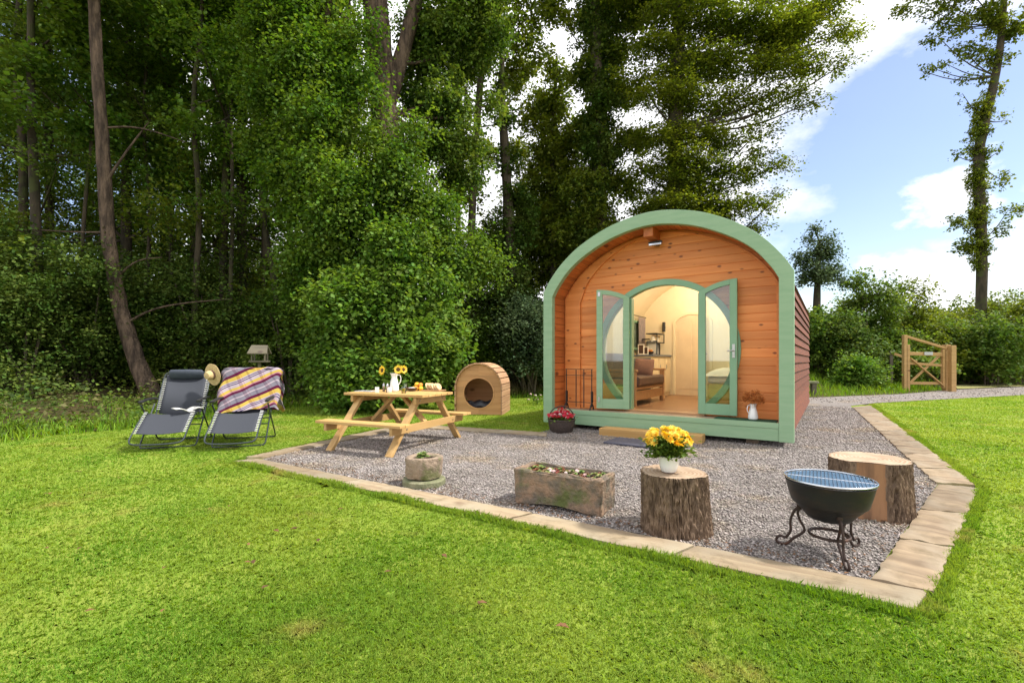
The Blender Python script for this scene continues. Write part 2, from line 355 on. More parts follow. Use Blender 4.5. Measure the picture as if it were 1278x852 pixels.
def blob(px, py, rad, soft):
    d = Vector(((px - 639) / FPX, 1, -(py - HZ) / FPX)).normalized()
    s = N.new('ShaderNodeVectorMath'); s.operation = 'DISTANCE'; L.new(nrm.outputs[0], s.inputs[0]); s.inputs[1].default_value = d
    dd = wmath('ADD', s.outputs['Value'], wmath('MULTIPLY', wmath('SUBTRACT', n1.outputs['Fac'], .5), .42))
    m = N.new('ShaderNodeMapRange'); m.interpolation_type = 'SMOOTHSTEP'; m.inputs[1].default_value = rad + soft; m.inputs[2].default_value = rad - soft; L.new(dd, m.inputs[0]); return m.outputs[0]
hole = wmath('MAXIMUM', blob(1150, 190, .20, .05), wmath('MAXIMUM', blob(1075, 300, .15, .06), wmath('MAXIMUM', blob(-250, 200, .35, .1), blob(1700, 100, .3, .12))))
puff = wmath('MAXIMUM', blob(1190, 248, .065, .022), blob(1175, 345, .06, .03))
cloud = wmath('MAXIMUM', wmath('SUBTRACT', 1.0, hole), puff)
cloud = wmath('MAXIMUM', wmath('MULTIPLY', cloud, .97), .07)
cm = N.new('ShaderNodeMix'); cm.data_type = 'RGBA'; L.new(cloud, cm.inputs[0]); hsk = N.new('ShaderNodeHueSaturation'); hsk.inputs['Hue'].default_value = .515; hsk.inputs['Saturation'].default_value = 1.1; hsk.inputs['Value'].default_value = 1.35; L.new(sk.outputs[0], hsk.inputs['Color']); L.new(hsk.outputs[0], cm.inputs[6])
shade = N.new('ShaderNodeMapRange'); shade.inputs[1].default_value = .3; shade.inputs[2].default_value = .7; shade.inputs[3].default_value = 12.5; shade.inputs[4].default_value = 9.2; L.new(n1.outputs['Fac'], shade.inputs[0])
cc = N.new('ShaderNodeCombineXYZ'); L.new(shade.outputs[0], cc.inputs[0]); L.new(shade.outputs[0], cc.inputs[1]); L.new(wmath('MULTIPLY', shade.outputs[0], 1.02), cc.inputs[2])
L.new(cc.outputs[0], cm.inputs[7]); L.new(cm.outputs[2], bg.inputs[0])
vs = scene.view_settings; vs.view_transform = 'Standard'; vs.look = 'None'; vs.exposure = .56; vs.gamma = 1

# ------------------------------------------------------------------ ground
lawn_edge = [(-9.5, 2.0), (-7.6, 4.6), (-6.95, 6.4), (-6.86, 6.92), (-6.2, 7.6), (-5.7, 9.06), (-5.4, 10.9), (-4.7, 11.7), (-3.2, 12.6), (-1.85, 13.3), (0, 13.7), (1.3, 14.6), (4.5, 15.0), (8.6, 13.8)]
far_edge = [(8.6, 13.75), (12.8, 15.35), (16.5, 17.6), (20.3, 19.2), (30, 23.5)]
near_edge = [(8.76, 11.6), (9.36, 12.1), (12.2, 13.3), (15.5, 14.6), (22, 17.6), (31, 21.5)]
LE = np.array(lawn_edge + far_edge[1:])
def edge_dist(x, y):
    """signed distance beyond the lawn/path edge (positive = outside)"""
    x = np.asarray(x, float); y = np.asarray(y, float); best = np.full(x.shape, 1e9); sg = np.ones(x.shape)
    for (x0, y0), (x1, y1) in zip(LE[:-1], LE[1:]):
        dx, dy = x1 - x0, y1 - y0; t = np.clip(((x - x0) * dx + (y - y0) * dy) / (dx * dx + dy * dy), 0, 1)
        d = np.hypot(x - x0 - t * dx, y - y0 - t * dy); s = np.sign(dx * (y - y0) - dy * (x - x0))
        u = d < best; best = np.where(u, d, best); sg = np.where(u, np.where(s == 0, 1, s), sg)
    return best * sg
def sm(a, b, x): t = np.clip((x - a) / (b - a), 0, 1); return t * t * (3 - 2 * t)
def gz(x, y):
    x = np.asarray(x, float); y = np.asarray(y, float)
    d = edge_dist(x, y)
    amp = .35 + .55 * sm(-7, -1, x) - .55 * sm(14, 17, x)
    z = amp * sm(.9, 5.5, d)
    z = z + sm(1, 4, d) * .12 * (np.sin(x * 1.3 + y * .7) + np.sin(y * 1.7 - x * .6)) * .5
    return np.where(d > .3, z, 0.) - .004
xs = np.concatenate([[-900, -300, -120, -60], np.arange(-34, 36, .5), [45, 70, 130, 300, 900]]); ys = np.concatenate([[-900, -200, -60, -20], np.arange(-8, 40, .5), [45, 60, 120, 300, 900]])
XX, YY = np.meshgrid(xs, ys); ZZ = gz(XX, YY); nx = len(xs); ny = len(ys)
ii = np.arange(nx * ny).reshape(ny, nx); F = np.stack([ii[:-1, :-1], ii[:-1, 1:], ii[1:, 1:], ii[1:, :-1]], -1).reshape(-1, 4)
tag(raw_idx('ground', np.stack([XX, YY, ZZ], -1), F, m_soil, smooth=True), kind='structure')
def sheet(name, poly, z, mat, kind='structure'):
    bm = bmesh.new(); f = bm.faces.new([bm.verts.new((p[0], p[1], z)) for p in poly]); bmesh.ops.triangulate(bm, faces=[f])
    me = bpy.data.meshes.new(name); bm.to_mesh(me); bm.free(); me.materials.append(mat)
    if me.polygons and me.polygons[0].normal.z < 0: me.flip_normals()
    o = bpy.data.objects.new(name, me); col.objects.link(o); return tag(o, kind=kind)
lawn_poly = [(-9.5, -6), (14, -6), (26, 8), (31, 21.4)] + near_edge[::-1][1:] + [(7.5, 13.0)] + lawn_edge[::-1]
sheet('lawn', lawn_poly, 0.0, m_lawn)
P1, P2, P3, P4 = G(322, 572.5, .02), G(1085, 722, .02), G(1170, 602, .02), G(1062, 506, .02)
Pb, Pc = G(510, 530, .02), G(668, 540.5, .02)
pad_poly = [tuple(p)[:2] for p in (P1, P2, P3, P4)] + [(8.9, 12.2), (8.0, 13.3), (5.5, 12.6), (1.2, 8.6)] + [tuple(Pc)[:2], tuple(Pb)[:2]]
sheet('gravel_yard', pad_poly, .006, m_gravel)
sheet('gravel_path', [(6.9, 11.4), (8.2, 11.35)] + near_edge[1:] + far_edge[::-1] + [(7.6, 13.2)], .010, m_gravel)
sheet('dry_verge', [(17.2, 18.1), (20.3, 19.4), (30, 23.7), (31, 26), (20, 21.2)], .02, mk('dry_track', (.30, .27, .12), (.22, .22, .07), .95, 2, bump=.5, bscale=60, spec=.1))

def inpoly(x, y, poly):
    x = np.asarray(x); y = np.asarray(y); c = np.zeros(x.shape, bool); n = len(poly)
    for i in range(n):
        x0, y0 = poly[i][:2]; x1, y1 = poly[(i + 1) % n][:2]
        if y0 == y1: continue
        c ^= ((y0 > y) != (y1 > y)) & (x < (x1 - x0) * (y - y0) / (y1 - y0) + x0)
    return c
# pod frame
A0 = Vector((.55, 7.85, 0)); PRZ = R(-34.3)
PU = Vector((math.cos(PRZ), math.sin(PRZ), 0)); PV = Vector((-math.sin(PRZ), math.cos(PRZ), 0))
def pod_w(u, v, z): return A0 + PU * u + PV * v + Vector((0, 0, z))
pod_foot = [pod_w(*q, 0) for q in ((0, 0), (3.6, 0), (3.6, 6.2), (0, 6.2))]
edging_out = [G(292, 573, .03), G(1148, 760, .03), G(1161, 735, .03), G(1222, 606, .03), G(1087, 504.5, .03), (8.6, 12.2), (6, 13), (1.2, 8.7), G(682, 538, .03), G(510, 527.5, .03)]

# blades ------------------------------------------------------------
def blades(name, x, y, z, h, wd, lean, mat, label_kind='stuff', segs=2):
    n = len(x); th = rng.uniform(0, 2 * PI, n); la = rng.uniform(0, 2 * PI, n); le = lean * np.abs(rng.normal(0, 1, n)) * h
    sx, sy = np.cos(th) * wd / 2, np.sin(th) * wd / 2; lx, ly = np.cos(la) * le, np.sin(la) * le
    z0 = z - .004
    V = np.zeros((n, 5, 3), np.float32)
    V[:, 0] = np.stack([x - sx, y - sy, z0], -1); V[:, 1] = np.stack([x + sx, y + sy, z0], -1)
    V[:, 2] = np.stack([x + sx * .8 + lx * .35, y + sy * .8 + ly * .35, z + h * .6], -1)
    V[:, 4] = np.stack([x - sx * .8 + lx * .35, y - sy * .8 + ly * .35, z + h * .6], -1)
    V[:, 3] = np.stack([x + lx, y + ly, z + h * np.maximum(.35, 1 - (le / h) ** 2 * .25)], -1)
    return tag(raw(name, V, 5, mat), kind=label_kind)
def polar(n, r0, r1, a0, a1, pw):
    t = rng.uniform(0, 1, n); e = 2 - pw
    r = (r0 ** e + t * (r1 ** e - r0 ** e)) ** (1 / e) if abs(e) > 1e-3 else r0 * (r1 / r0) ** t
    a = rng.uniform(R(a0), R(a1), n); return r * np.sin(a), r * np.cos(a), r
x, y, r = polar(1150000, 1.25, 24, -63, 63, 1.75)
k = inpoly(x, y, lawn_poly) & ~inpoly(x, y, edging_out)
# patchy mowing density
pn = np.sin(x * 2.1 + np.sin(y * 1.7)) * np.sin(y * 2.6 + np.sin(x * 1.3))
k &= rng.uniform(0, 1, len(x)) < (.86 + .14 * pn)
x, y, r = x[k], y[k], r[k]
hh = rng.uniform(.010, .021, len(x)) * (1 + .25 * np.sin(x * 3.1 + 1) * np.sin(y * 2.3)) * (1 + .02 * r)
blades('lawn_grass', x, y, np.zeros(len(x)), hh, (.0017 + .0008 * r), 1.3, m_blade)
ex, ey = [], []
for a, b in zip(edging_out[:4], edging_out[1:5]):
    a, b = Vector(a[:2]), Vector(b[:2]); nrm_ = Vector((b - a)).orthogonal().normalized(); nrm_ = nrm_ if not inpoly(np.array([((a + b) / 2 + nrm_ * .05).x]), np.array([((a + b) / 2 + nrm_ * .05).y]), edging_out)[0] else -nrm_
    k_ = int((b - a).length * 2600); t_ = rng.uniform(0, 1, k_); o_ = rng.uniform(-.012, .07, k_) - .012 * np.sin(t_ * 40) * np.sin(t_ * 17 + 2)
    ex.append(a.x + (b.x - a.x) * t_ + nrm_.x * o_); ey.append(a.y + (b.y - a.y) * t_ + nrm_.y * o_)
a, b = Vector(edging_out[0][:2]), Vector(edging_out[-1][:2]); t_ = rng.uniform(0, 1, 6000); o_ = rng.uniform(0, .06, 6000); ex.append(a.x + (b.x - a.x) * t_ - o_ * .5); ey.append(a.y + (b.y - a.y) * t_ + o_)
ex, ey = np.concatenate(ex), np.concatenate(ey); er = np.hypot(ex, ey); lum = .6 + .5 * np.sin(ex * 9) * np.sin(ey * 7 + ex * 3)
blades('edge_grass', ex, ey, np.zeros(len(ex)), rng.uniform(.02, .058, len(ex)) * (.55 + .6 * np.clip(lum, 0, 1.1)), .0017 + .0008 * er, .6, m_blade)
# ragged longer grass along the lawn rim and on the bank
n = 90000; x = rng.uniform(-9, 19, n); y = rng.uniform(3, 24, n); d = edge_dist(x, y)
k = (d > -.25) & (d < np.where(x > 1, 5.0, .9)) & (d > np.where(x > 8.6, .12, -.25)) & ~inpoly(x, y, [(p[0], p[1]) for p in pod_foot]); k &= ~((x > 17) & (d < 2)); x, y, d = x[k], y[k], d[k]
blades('long_grass', x, y, gz(x, y) + .004, rng.uniform(.10, .34, len(x)) * (.55 + .45 * sm(0, 1, d)), rng.uniform(.009, .02, len(x)), .6, m_long)
n = 60000; x = rng.uniform(-8, 8, n); y = rng.uniform(6, 20, n); d = edge_dist(x, y)
clump = np.sin(x * 1.9 + 2) + np.sin(y * 1.3 + x) + rng.normal(0, .5, n)
k = (d > .35) & (d < 3.2) & (clump > .1) & (rng.uniform(0, 1, n) < sm(-6.2, -3.5, x) * .9); x, y, d = x[k], y[k], d[k]
blades('dry_grass', x, y, gz(x, y) + .004, rng.uniform(.25, .75, len(x)) * (.5 + .5 * sm(.3, 1.5, d)), rng.uniform(.006, .014, len(x)), .35, m_dry)

# pebbles -----------------------------------------------------------
def pebbles(name, x, y, r, s, mat, z=.008):
    n = len(x); base = np.array([[1, 0, 0], [0, 1, 0], [-1, 0, 0], [0, -1, 0], [0, 0, 1], [0, 0, -1]], np.float32)
    tri = np.array([[0, 1, 4], [1, 2, 4], [2, 3, 4], [3, 0, 4], [1, 0, 5], [2, 1, 5], [3, 2, 5], [0, 3, 5]])
    a = rng.uniform(0, 2 * PI, n); ca, sa = np.cos(a)[:, None], np.sin(a)[:, None]
    V = np.repeat(base[None], n, 0) * rng.uniform(.55, 1.25, (n, 6, 1)); V[:, :, 2] *= .62; V[:, 4, :2] += rng.uniform(-.5, .5, (n, 2))
    X = V[:, :, 0] * ca - V[:, :, 1] * sa; Y = V[:, :, 0] * sa + V[:, :, 1] * ca
    V = np.stack([X * s[:, None] + x[:, None], Y * s[:, None] + y[:, None], V[:, :, 2] * s[:, None] + z + rng.uniform(-.2, .5, n)[:, None] * s[:, None]], -1)
    F = (tri[None] + (np.arange(n) * 6)[:, None, None]).reshape(-1, 3)
    return tag(raw_idx(name, V, F, mat, smooth=False), kind='stuff')
x, y, r = polar(230000, 2.2, 13.5, -35, 50, 1.45)
k = inpoly(x, y, pad_poly); x, y, r = x[k], y[k], r[k]
pebbles('gravel_stones', x, y, r, rng.uniform(.004, .0095, len(x)) * (1 + .09 * r), m_pebble)
n = 9000; x = rng.uniform(8, 26, n); y = rng.uniform(11, 22, n)
k = inpoly(x, y, [(8.4, 11.9)] + near_edge[1:] + far_edge[::-1] + [(7.6, 13.2)]); x, y = x[k], y[k]
pebbles('path_stones', x, y, x, rng.uniform(.012, .03, len(x)), m_pebble, .012)
# fallen leaves
def litter(name, pts, size, mat):
    V = []
    for (lx, ly, lz) in pts:
        s = size * random.uniform(.6, 1.3); a = random.uniform(0, 6.28); c, sn = math.cos(a), math.sin(a)
        for px_, py_, pz_ in ((-1, 0, 0), (-.2, .55, .25), (1, .1, .1), (.1, -.5, .3)): V.append((lx + (px_ * c - py_ * sn) * s, ly + (px_ * sn + py_ * c) * s, lz + pz_ * s))
    return tag(raw(name, V, 4, mat), kind='stuff')
m_deadleaf = mk('dead_leaf', (.16, .075, .03), (.09, .045, .02), .8, 9, island=.4)
pts = []
for (px_, py_) in ((52, 690), (98, 690), (200, 715), (205, 770), (305, 685), (120, 770), (262, 640), (290, 636), (350, 668), (372, 665), (315, 708), (98, 592), (425, 640), (400, 680), (330, 740), (60, 620), (560, 700), (600, 760), (700, 790), (150, 600), (480, 720)):
    p = G(px_, py_); pts += [(p.x + random.uniform(-.03, .03), p.y, .03) for _ in range(random.choice((1, 1, 2)))]
litter('fallen_leaves', pts, .022, m_deadleaf)
pts = []
for i in range(800):
    t = random.random(); q = P1.lerp(P2, t); pts.append((q.x + random.gauss(.02, .05) + .06, q.y + abs(random.gauss(.06, .09)), .02))
for i in range(120): pts.append((random.gauss(.3, .3), 3.15 + random.gauss(0, .12) , .02))
for i in range(150): q = P2.lerp(P3, random.random()); pts.append((q.x - abs(random.gauss(.02, .1)) - .03, q.y + random.gauss(0, .05), .02))
for i in range(60): q = P1.lerp(Pb, random.random()); pts.append((q.x + .05, q.y - abs(random.gauss(.05, .15)), .02))
pts = [p for p in pts if inpoly(np.array([p[0]]), np.array([p[1]]), pad_poly)[0]]
litter('leaf_litter', pts, .012, m_deadleaf)

# ------------------------------------------------------------------ edging sleepers
def sleeper(name, a0, a1, b1, b0, top, mat, label, cat, seed=0, rag=.0, group=None, sink=.06):
    """a plank whose top has the corners a0,a1 (inner) and b1,b0 (outer); local x runs along it"""
    c = (Vector(a0) + Vector(a1) + Vector(b0) + Vector(b1)) / 4; c.z = 0; d = Vector(a1) - Vector(a0); rz = math.atan2(d.y, d.x)
    inv = Matrix.Rotation(-rz, 4, 'Z'); q = [inv @ (Vector((p[0], p[1], 0)) - c) for p in (a0, a1, b1, b0)]
    nX = max(10, int(d.length / .025)); nY = 12; vs = []; fs = []
    for i in range(nX + 1):
        s = i / nX
        for j in range(nY + 1):
            t = j / nY; p = (q[0] * (1 - s) + q[1] * s) * (1 - t) + (q[3] * (1 - s) + q[2] * s) * t
            e = min(s, 1 - s) * nX; e2 = min(t, 1 - t) * nY
            z = top + mnoise.noise(Vector((p.x * 3 + seed * 7, p.y * 9, seed))) * (.004 + rag * .10) + mnoise.noise(Vector((p.x * 14 + seed * 7, p.y * 16, seed))) * (.003 + rag * .22) - (.006 if (e < .5 or e2 < .5) else 0)
            if rag and (e < .5 or e2 < .5): p = p + Vector((mnoise.noise(Vector((p.x * 9, p.y * 9, seed + 3))), mnoise.noise(Vector((p.x * 9, p.y * 9, seed + 9))), 0)) * rag
            vs.append((p.x, p.y, z))
    W_ = nY + 1
    for i in range(nX):
        for j in range(nY): fs.append((i * W_ + j, (i + 1) * W_ + j, (i + 1) * W_ + j + 1, i * W_ + j + 1))
    rim = [i * W_ for i in range(nX + 1)] + [nX * W_ + j for j in range(1, W_)] + [i * W_ + nY for i in range(nX - 1, -1, -1)] + [j for j in range(nY - 1, 0, -1)]
    n0 = len(vs); vs += [(vs[i][0], vs[i][1], -sink) for i in rim]
    for k in range(len(rim)): k2 = (k + 1) % len(rim); fs.append((rim[k], n0 + k, n0 + k2, rim[k2]))
    m = MB(); m.add(vs, fs); o = m.build(name, mat, smooth=True); o.location = c; o.rotation_euler = (0, 0, rz)
    return tag(o, label, cat, group)
def edge_run(i0, i1, o0, o1, cuts, labels, name, top, mat, rag=0, gap=.004):
    for k in range(len(cuts) - 1):
        s, e = cuts[k] + gap / 2, cuts[k + 1] - gap / 2
        sleeper(name, i0.lerp(i1, s), i0.lerp(i1, e), o0.lerp(o1, e), o0.lerp(o1, s), top, mat, labels[k], 'timber edging', seed=k + len(labels) * 3, rag=rag, group='timber boards edging the gravel')
fi0, fi1, fo0, fo1 = G(322, 571, .03), G(1161, 735, .03), G(290, 573.5, .03), G(1147, 757, .03)
edge_run(fi0, fi1, fo0, fo1, [0, .30, .62, .815, 1.0], ['sandy edging board along the front lawn below the picnic table', 'sandy edging board along the front lawn below the stone trough', 'sandy edging board on the lawn side of the stump holding the yellow flowers', 'sandy edging board in front of the fire bowl, ending at the broad slabs'], 'edging_board', .026, m_sleeper, rag=.004)
li0, li1 = G(322, 571, .03), G(511, 531.5, .03); lo0, lo1 = G(292, 572, .03), G(509, 527, .03)
edge_run(li0.lerp(li1, .035), li1, lo0.lerp(lo1, .03), lo1, [0, .5, 1], ['brown edging board beside the lawn at the sharp left corner of the gravel', 'brown edging board between the lawn and the back of the picnic table'], 'edging_board', .030, m_sleeper, rag=.003)
bi0, bi1 = G(516, 532, .03), G(682, 543, .03); bo0, bo1 = G(514, 528.3, .03), G(683, 539, .03)
edge_run(bi0, bi1, bo0, bo1, [0, 1], ['long brown edging board between the kennel lawn and the basket planter'], 'edging_board', .030, m_sleeper, rag=.003)
ri0, ri1, ro0, ro1 = G(1088, 720, .04), G(1170, 602, .04), G(1165, 735, .04), G(1221, 606, .04)
edge_run(ri0, ri1, ro0, ro1, [0, .30, .62, 1.0], ['broad weathered slab meeting the end of the front edging board', 'middle broad slab of the three to the right of the fire bowl', 'broad cracked slab at the right-hand corner of the gravel'], 'edging_slab', .034, m_sleeperR, rag=.018, gap=.012)
ti0, ti1, to0, to1 = G(1168, 600, .04), G(1064, 507, .04), G(1219, 603, .04), G(1088, 505, .04)
tc_ = [0, .085, .19, .31, .45, .61, .79, 1.0]
nm = ['nearest the corner', 'second from the corner', 'third from the corner', 'fourth from the corner', 'fifth from the corner', 'sixth from the corner', 'farthest off, where the path begins']
edge_run(ti0, ti1, to0, to1, tc_, ['pale short slab beside the right lawn, ' + q for q in nm], 'edging_slab', .032, m_sleeperR, rag=.016, gap=.004)

# ------------------------------------------------------------------ the pod
pod = thing('camping_pod', 'arched wooden camping pod with sage green trim and open glazed doors', 'camping pod', A0, PRZ)
def L3(u, z, v): return Vector((u, v, z))
outer_c = [(0, .08), (0, 2.22), (.135, 2.44), (.37, 2.70), (.70, 2.94), (1.2, 3.16), (1.79, 3.262), (2.385, 3.17), (2.88, 2.95), (3.22, 2.70), (3.455, 2.43), (3.585, 2.22), (3.585, .08)]
inner_c = [(.165, .08), (.165, 2.14), (.265, 2.31), (.48, 2.56), (.79, 2.78), (1.25, 2.98), (1.79, 3.068), (2.335, 2.98), (2.795, 2.78), (3.11, 2.56), (3.32, 2.31), (3.42, 2.14), (3.42, .08)]
def smooth_arch(c, n=40):
    """keep the two posts and their shoulder, smooth the arch between"""
    from mathutils import Vector as V2
    mid = c[1:-1]; pts = [Vector((p[0], p[1], 0)) for p in mid]; out = []
    for i in range(len(pts) - 1):
        p0 = pts[i - 1] if i > 0 else pts[0] * 2 - pts[1]; p1, p2 = pts[i], pts[i + 1]; p3 = pts[i + 2] if i + 2 < len(pts) else pts[-1] * 2 - pts[-2]
        for s in range(6):
            t = s / 6; out.append(.5 * ((2 * p1) + (-p0 + p2) * t + (2 * p0 - 5 * p1 + 4 * p2 - p3) * t * t + (-p0 + 3 * p1 - 3 * p2 + p3) * t ** 3))
    out.append(pts[-1]); return [c[0]] + [(p.x, p.y) for p in out] + [c[-1]]
oc, ic = smooth_arch(outer_c), smooth_arch(inner_c)
def scaled(c, du, dz, z0=None):
    r = [(1.7925 + (u - 1.7925) * (1 - du / 1.7925), z - dz * min(1, max(0, (z - 1.2) / 1.9))) for u, z in c]
    if z0 is not None: r[0] = (r[0][0], z0); r[-1] = (r[-1][0], z0)
    return r
MB().strip(oc, ic, -.05, .05, L3).build('front_frame', m_green, pod, bevel=.006)
# return (inner edge) strip of the arch a few cm deeper
lin = scaled(ic, -.012, -.012, .3)
rib_o = scaled(ic, .03, .02, .3)
# soffit lining as boards running front to back
wall_in = [(.463, .3), (.463, 2.06), (.58, 2.36), (.78, 2.60), (1.02, 2.79), (1.37, 2.97), (1.79, 3.05), (2.25, 2.98), (2.68, 2.80), (3.02, 2.58), (3.24, 2.33), (3.36, 2.12), (3.36, .3)]
wi = smooth_arch(wall_in)
mb = MB(); n = len(lin)
for i in range(n - 1):
    (u0, z0), (u1, z1) = lin[i], lin[i + 1]; seg = math.hypot(u1 - u0, z1 - z0); kk = max(1, round(seg / .11))
    for q in range(kk):
        a, b = (q + .03) / kk, (q + .97) / kk
        pa = (u0 + (u1 - u0) * a, z0 + (z1 - z0) * a); pb = (u0 + (u1 - u0) * b, z0 + (z1 - z0) * b)
        cx, cz = 1.79 - (pa[0] + pb[0]) / 2, 1.3 - (pa[1] + pb[1]) / 2; ln = math.hypot(cx, cz); ox, oz = -cx / ln * .02, -cz / ln * .02
        mb.add([L3(*pa, .05), L3(*pb, .05), L3(*pb, .44), L3(*pa, .44), L3(pa[0] + ox, pa[1] + oz, .05), L3(pb[0] + ox, pb[1] + oz, .05), L3(pb[0] + ox, pb[1] + oz, .44), L3(pa[0] + ox, pa[1] + oz, .44)],
               [(0, 1, 2, 3), (7, 6, 5, 4), (0, 4, 5, 1), (3, 2, 6, 7), (0, 3, 7, 4), (1, 5, 6, 2)])
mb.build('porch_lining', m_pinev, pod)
MB().strip(rib_o, wi, .375, .435, L3).build('inner_rib', m_pine, pod, bevel=.004)
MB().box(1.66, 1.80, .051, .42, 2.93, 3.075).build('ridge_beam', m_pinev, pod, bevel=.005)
# end wall: horizontal boards with the round opening
CU, CZ, CR = 1.85, 1.265, 1.00
def holew(z, r_):
    h = math.sqrt(max(0, r_ ** 2 - (z - CZ) ** 2)); return max(h, .505) if z < CZ and h > 0 or z < .5 else h
def arch_span(c, z):
    us = []
    for (u0, z0), (u1, z1) in zip(c[:-1], c[1:]):
        if (z0 - z) * (z1 - z) <= 0 and z0 != z1: us.append(u0 + (u1 - u0) * (z - z0) / (z1 - z0))
    return (min(us), max(us)) if len(us) > 1 else (1.79, 1.79)
wallc = scaled(ic, -.02, -.02, .2)
mb = MB(); z = .30; bh = .121
while z < 3.09:
    z1 = min(z + bh, 3.085)
    zz = [z + .0, z + .004] + [z + .004 + (z1 - z - .008) * t / 6 for t in range(1, 7)] + [z1 - .0]
    vv = [.427, .421] + [.420] * 5 + [.421, .427]
    rows = []
    for q, (zi, vi) in enumerate(zip(zz, vv)):
        a, b = arch_span(wallc, min(zi, 3.08)); dz = abs(zi - CZ); h = holew(zi, CR + .02)
        rows.append((a, CU - h, CU + h, b, zi, vi, h > 0))
    inter = [r_[6] for r_ in rows]
    for s in (0, 2):
        if s == 0 or any(inter):
            if not any(inter): A_, B_ = 0, 3
            else: A_, B_ = s, s + 1
            vs_ = []; 
            for r_ in rows: vs_ += [L3(r_[A_], r_[4], r_[5]), L3(max(r_[B_], r_[A_] + .001), r_[4], r_[5])]
            mb.add(vs_, [(2 * i, 2 * i + 1, 2 * i + 3, 2 * i + 2) for i in range(len(rows) - 1)])
    z += bh
ow = mb.build('end_wall', m_pine, pod)
# inner skin of the end wall
def wall_skin(name, v0, v1, c, mat, hole=True, zmin=.3, parent=pod, holes=None):
    m = MB(); zs = np.linspace(zmin, max(q[1] for q in c) - .005, 60)
    for za, zb in zip(zs[:-1], zs[1:]):
        ra, rb = arch_span(c, za), arch_span(c, zb)
        segs = []
        if hole:
            ha = holew(za, CR); hb = holew(zb, CR)
            if ha > 0 or hb > 0: segs = [((ra[0], CU - ha), (rb[0], CU - hb)), ((CU + ha, ra[1]), (CU + hb, rb[1]))]
        if not segs: segs = [((ra[0], ra[1]), (rb[0], rb[1]))]
        for (a, b) in segs:
            m.add([L3(a[0], za, v0), L3(a[1], za, v0), L3(b[1], zb, v0), L3(b[0], zb, v0), L3(a[0], za, v1), L3(a[1], za, v1), L3(b[1], zb, v1), L3(b[0], zb, v1)],
                  [(0, 1, 2, 3), (7, 6, 5, 4), (0, 4, 5, 1), (2, 6, 7, 3), (0, 3, 7, 4), (1, 5, 6, 2)])
    return m.build(name, mat, parent)
incl = scaled(ic, .03, .03, .3)
wall_skin('end_wall_lining', .44, .50, scaled(ic, -.01, -.01, .3), m_cream)
# round frame
def ring_arc(c, r, z_min, n=72):
    a0 = math.asin(max(-1, min(1, (z_min - c[1]) / r))); return [(c[0] + r * math.cos(a0 + (PI - 2 * a0) * i / n), c[1] + r * math.sin(a0 + (PI - 2 * a0) * i / n)) for i in range(n + 1)]
dframe = MB().strip(ring_arc((CU, CZ), 1.075, .425), ring_arc((CU, CZ), .985, .425), .385, .515, L3).build('round_frame', m_greenD, pod, bevel=.004)
JL, JR = 1.335, 2.375
def circ_z(u, r=.985): return CZ + math.sqrt(max(0, r * r - (u - CU) ** 2))
mb = MB()
for u0, u1 in ((JL - .035, JL + .02), (JR - .02, JR + .035)): mb.box(u0, u1, .392, .505, .33, min(circ_z(u0), circ_z(u1)) + .01)
mb.build('door_jamb', m_greenD, pod, bevel=.003)
mb = MB().box(CU - .60, CU + .60, .36, .53, .300, .332); mb.build('threshold', m_sofaw, pod, bevel=.003)
for s in (-1, 1):   # glazing left and right of the doorway, inside the ring
    us = np.linspace(JL - .035, CU - .96, 14) if s < 0 else np.linspace(JR + .035, CU + .96, 14)
    top = [(u, circ_z(u, .99)) for u in us]; bot = [(u, max(.33, CZ - math.sqrt(max(0, .99 ** 2 - (u - CU) ** 2)))) for u in us][::-1]
    sl_ = MB().prism(top + bot, lambda u, z: L3(u, z, .45), lambda u, z: L3(u, z, .456)).build('side_window', m_glass, pod)
# doors: leaf in local coords x 0..w from the hinge
def door_leaf(hu, hv, w, ang, side):
    e = bpy.data.objects.new('door', None)   # replaced by the leaf mesh below
    bpy.data.objects.remove(e)
    st, bot, top = .095, .155, .075
    zb = .335
    def tz(x): # arched head: highest at the free edge
        u = (JL + x) if side < 0 else (JR - x); return circ_z(u, .975) - .0
    nseg = 14; xs_ = np.linspace(0, w, nseg + 1)
    outl = [(0, zb)] + [(w, zb)] + [(x, tz(x)) for x in xs_[::-1]]
    xi = np.linspace(st, w - st, nseg - 1); inl_top = [(x, tz(x) - top) for x in xi]
    m = MB(); fn = lambda x, z, v: Vector((x, v, z)); t0, t1 = -.022, .022
    m.box(st, w - st, t0, t1, zb, zb + bot)                                   # bottom rail
    xo = np.linspace(st, w - st, nseg - 1)
    m.strip([(x, tz(x)) for x in xo], [(x, tz(x) - top) for x in xo], t0, t1, fn)
    for a, b in ((0, st), (w - st, w)):
        q = np.linspace(a, b, 4); m.strip([(x, tz(x)) for x in q], [(x, zb) for x in q], t0 - .001, t1 + .001, fn)
    o = m.build('door', m_green if side < 0 else m_greenD, pod, bevel=.003)
    g = MB(); xg = np.linspace(st - .004, w - st + .004, 12); g.strip([(x, tz(x) - top + .01) for x in xg], [(x, zb + bot - .006) for x in xg], -.003, .003, fn)
    g.build('pane', m_glass, o)
    o.location = (hu, hv, 0); o.rotation_euler = (0, 0, ang); return o
dl = door_leaf(JL, .35, .515, 0, -1); dl.rotation_euler = (0, 0, PI + R(14)); 
dr = door_leaf(JR, .35, .515, 0, 1); dr.rotation_euler = (0, 0, -R(3)); dr.location = (JR, .35, 0)
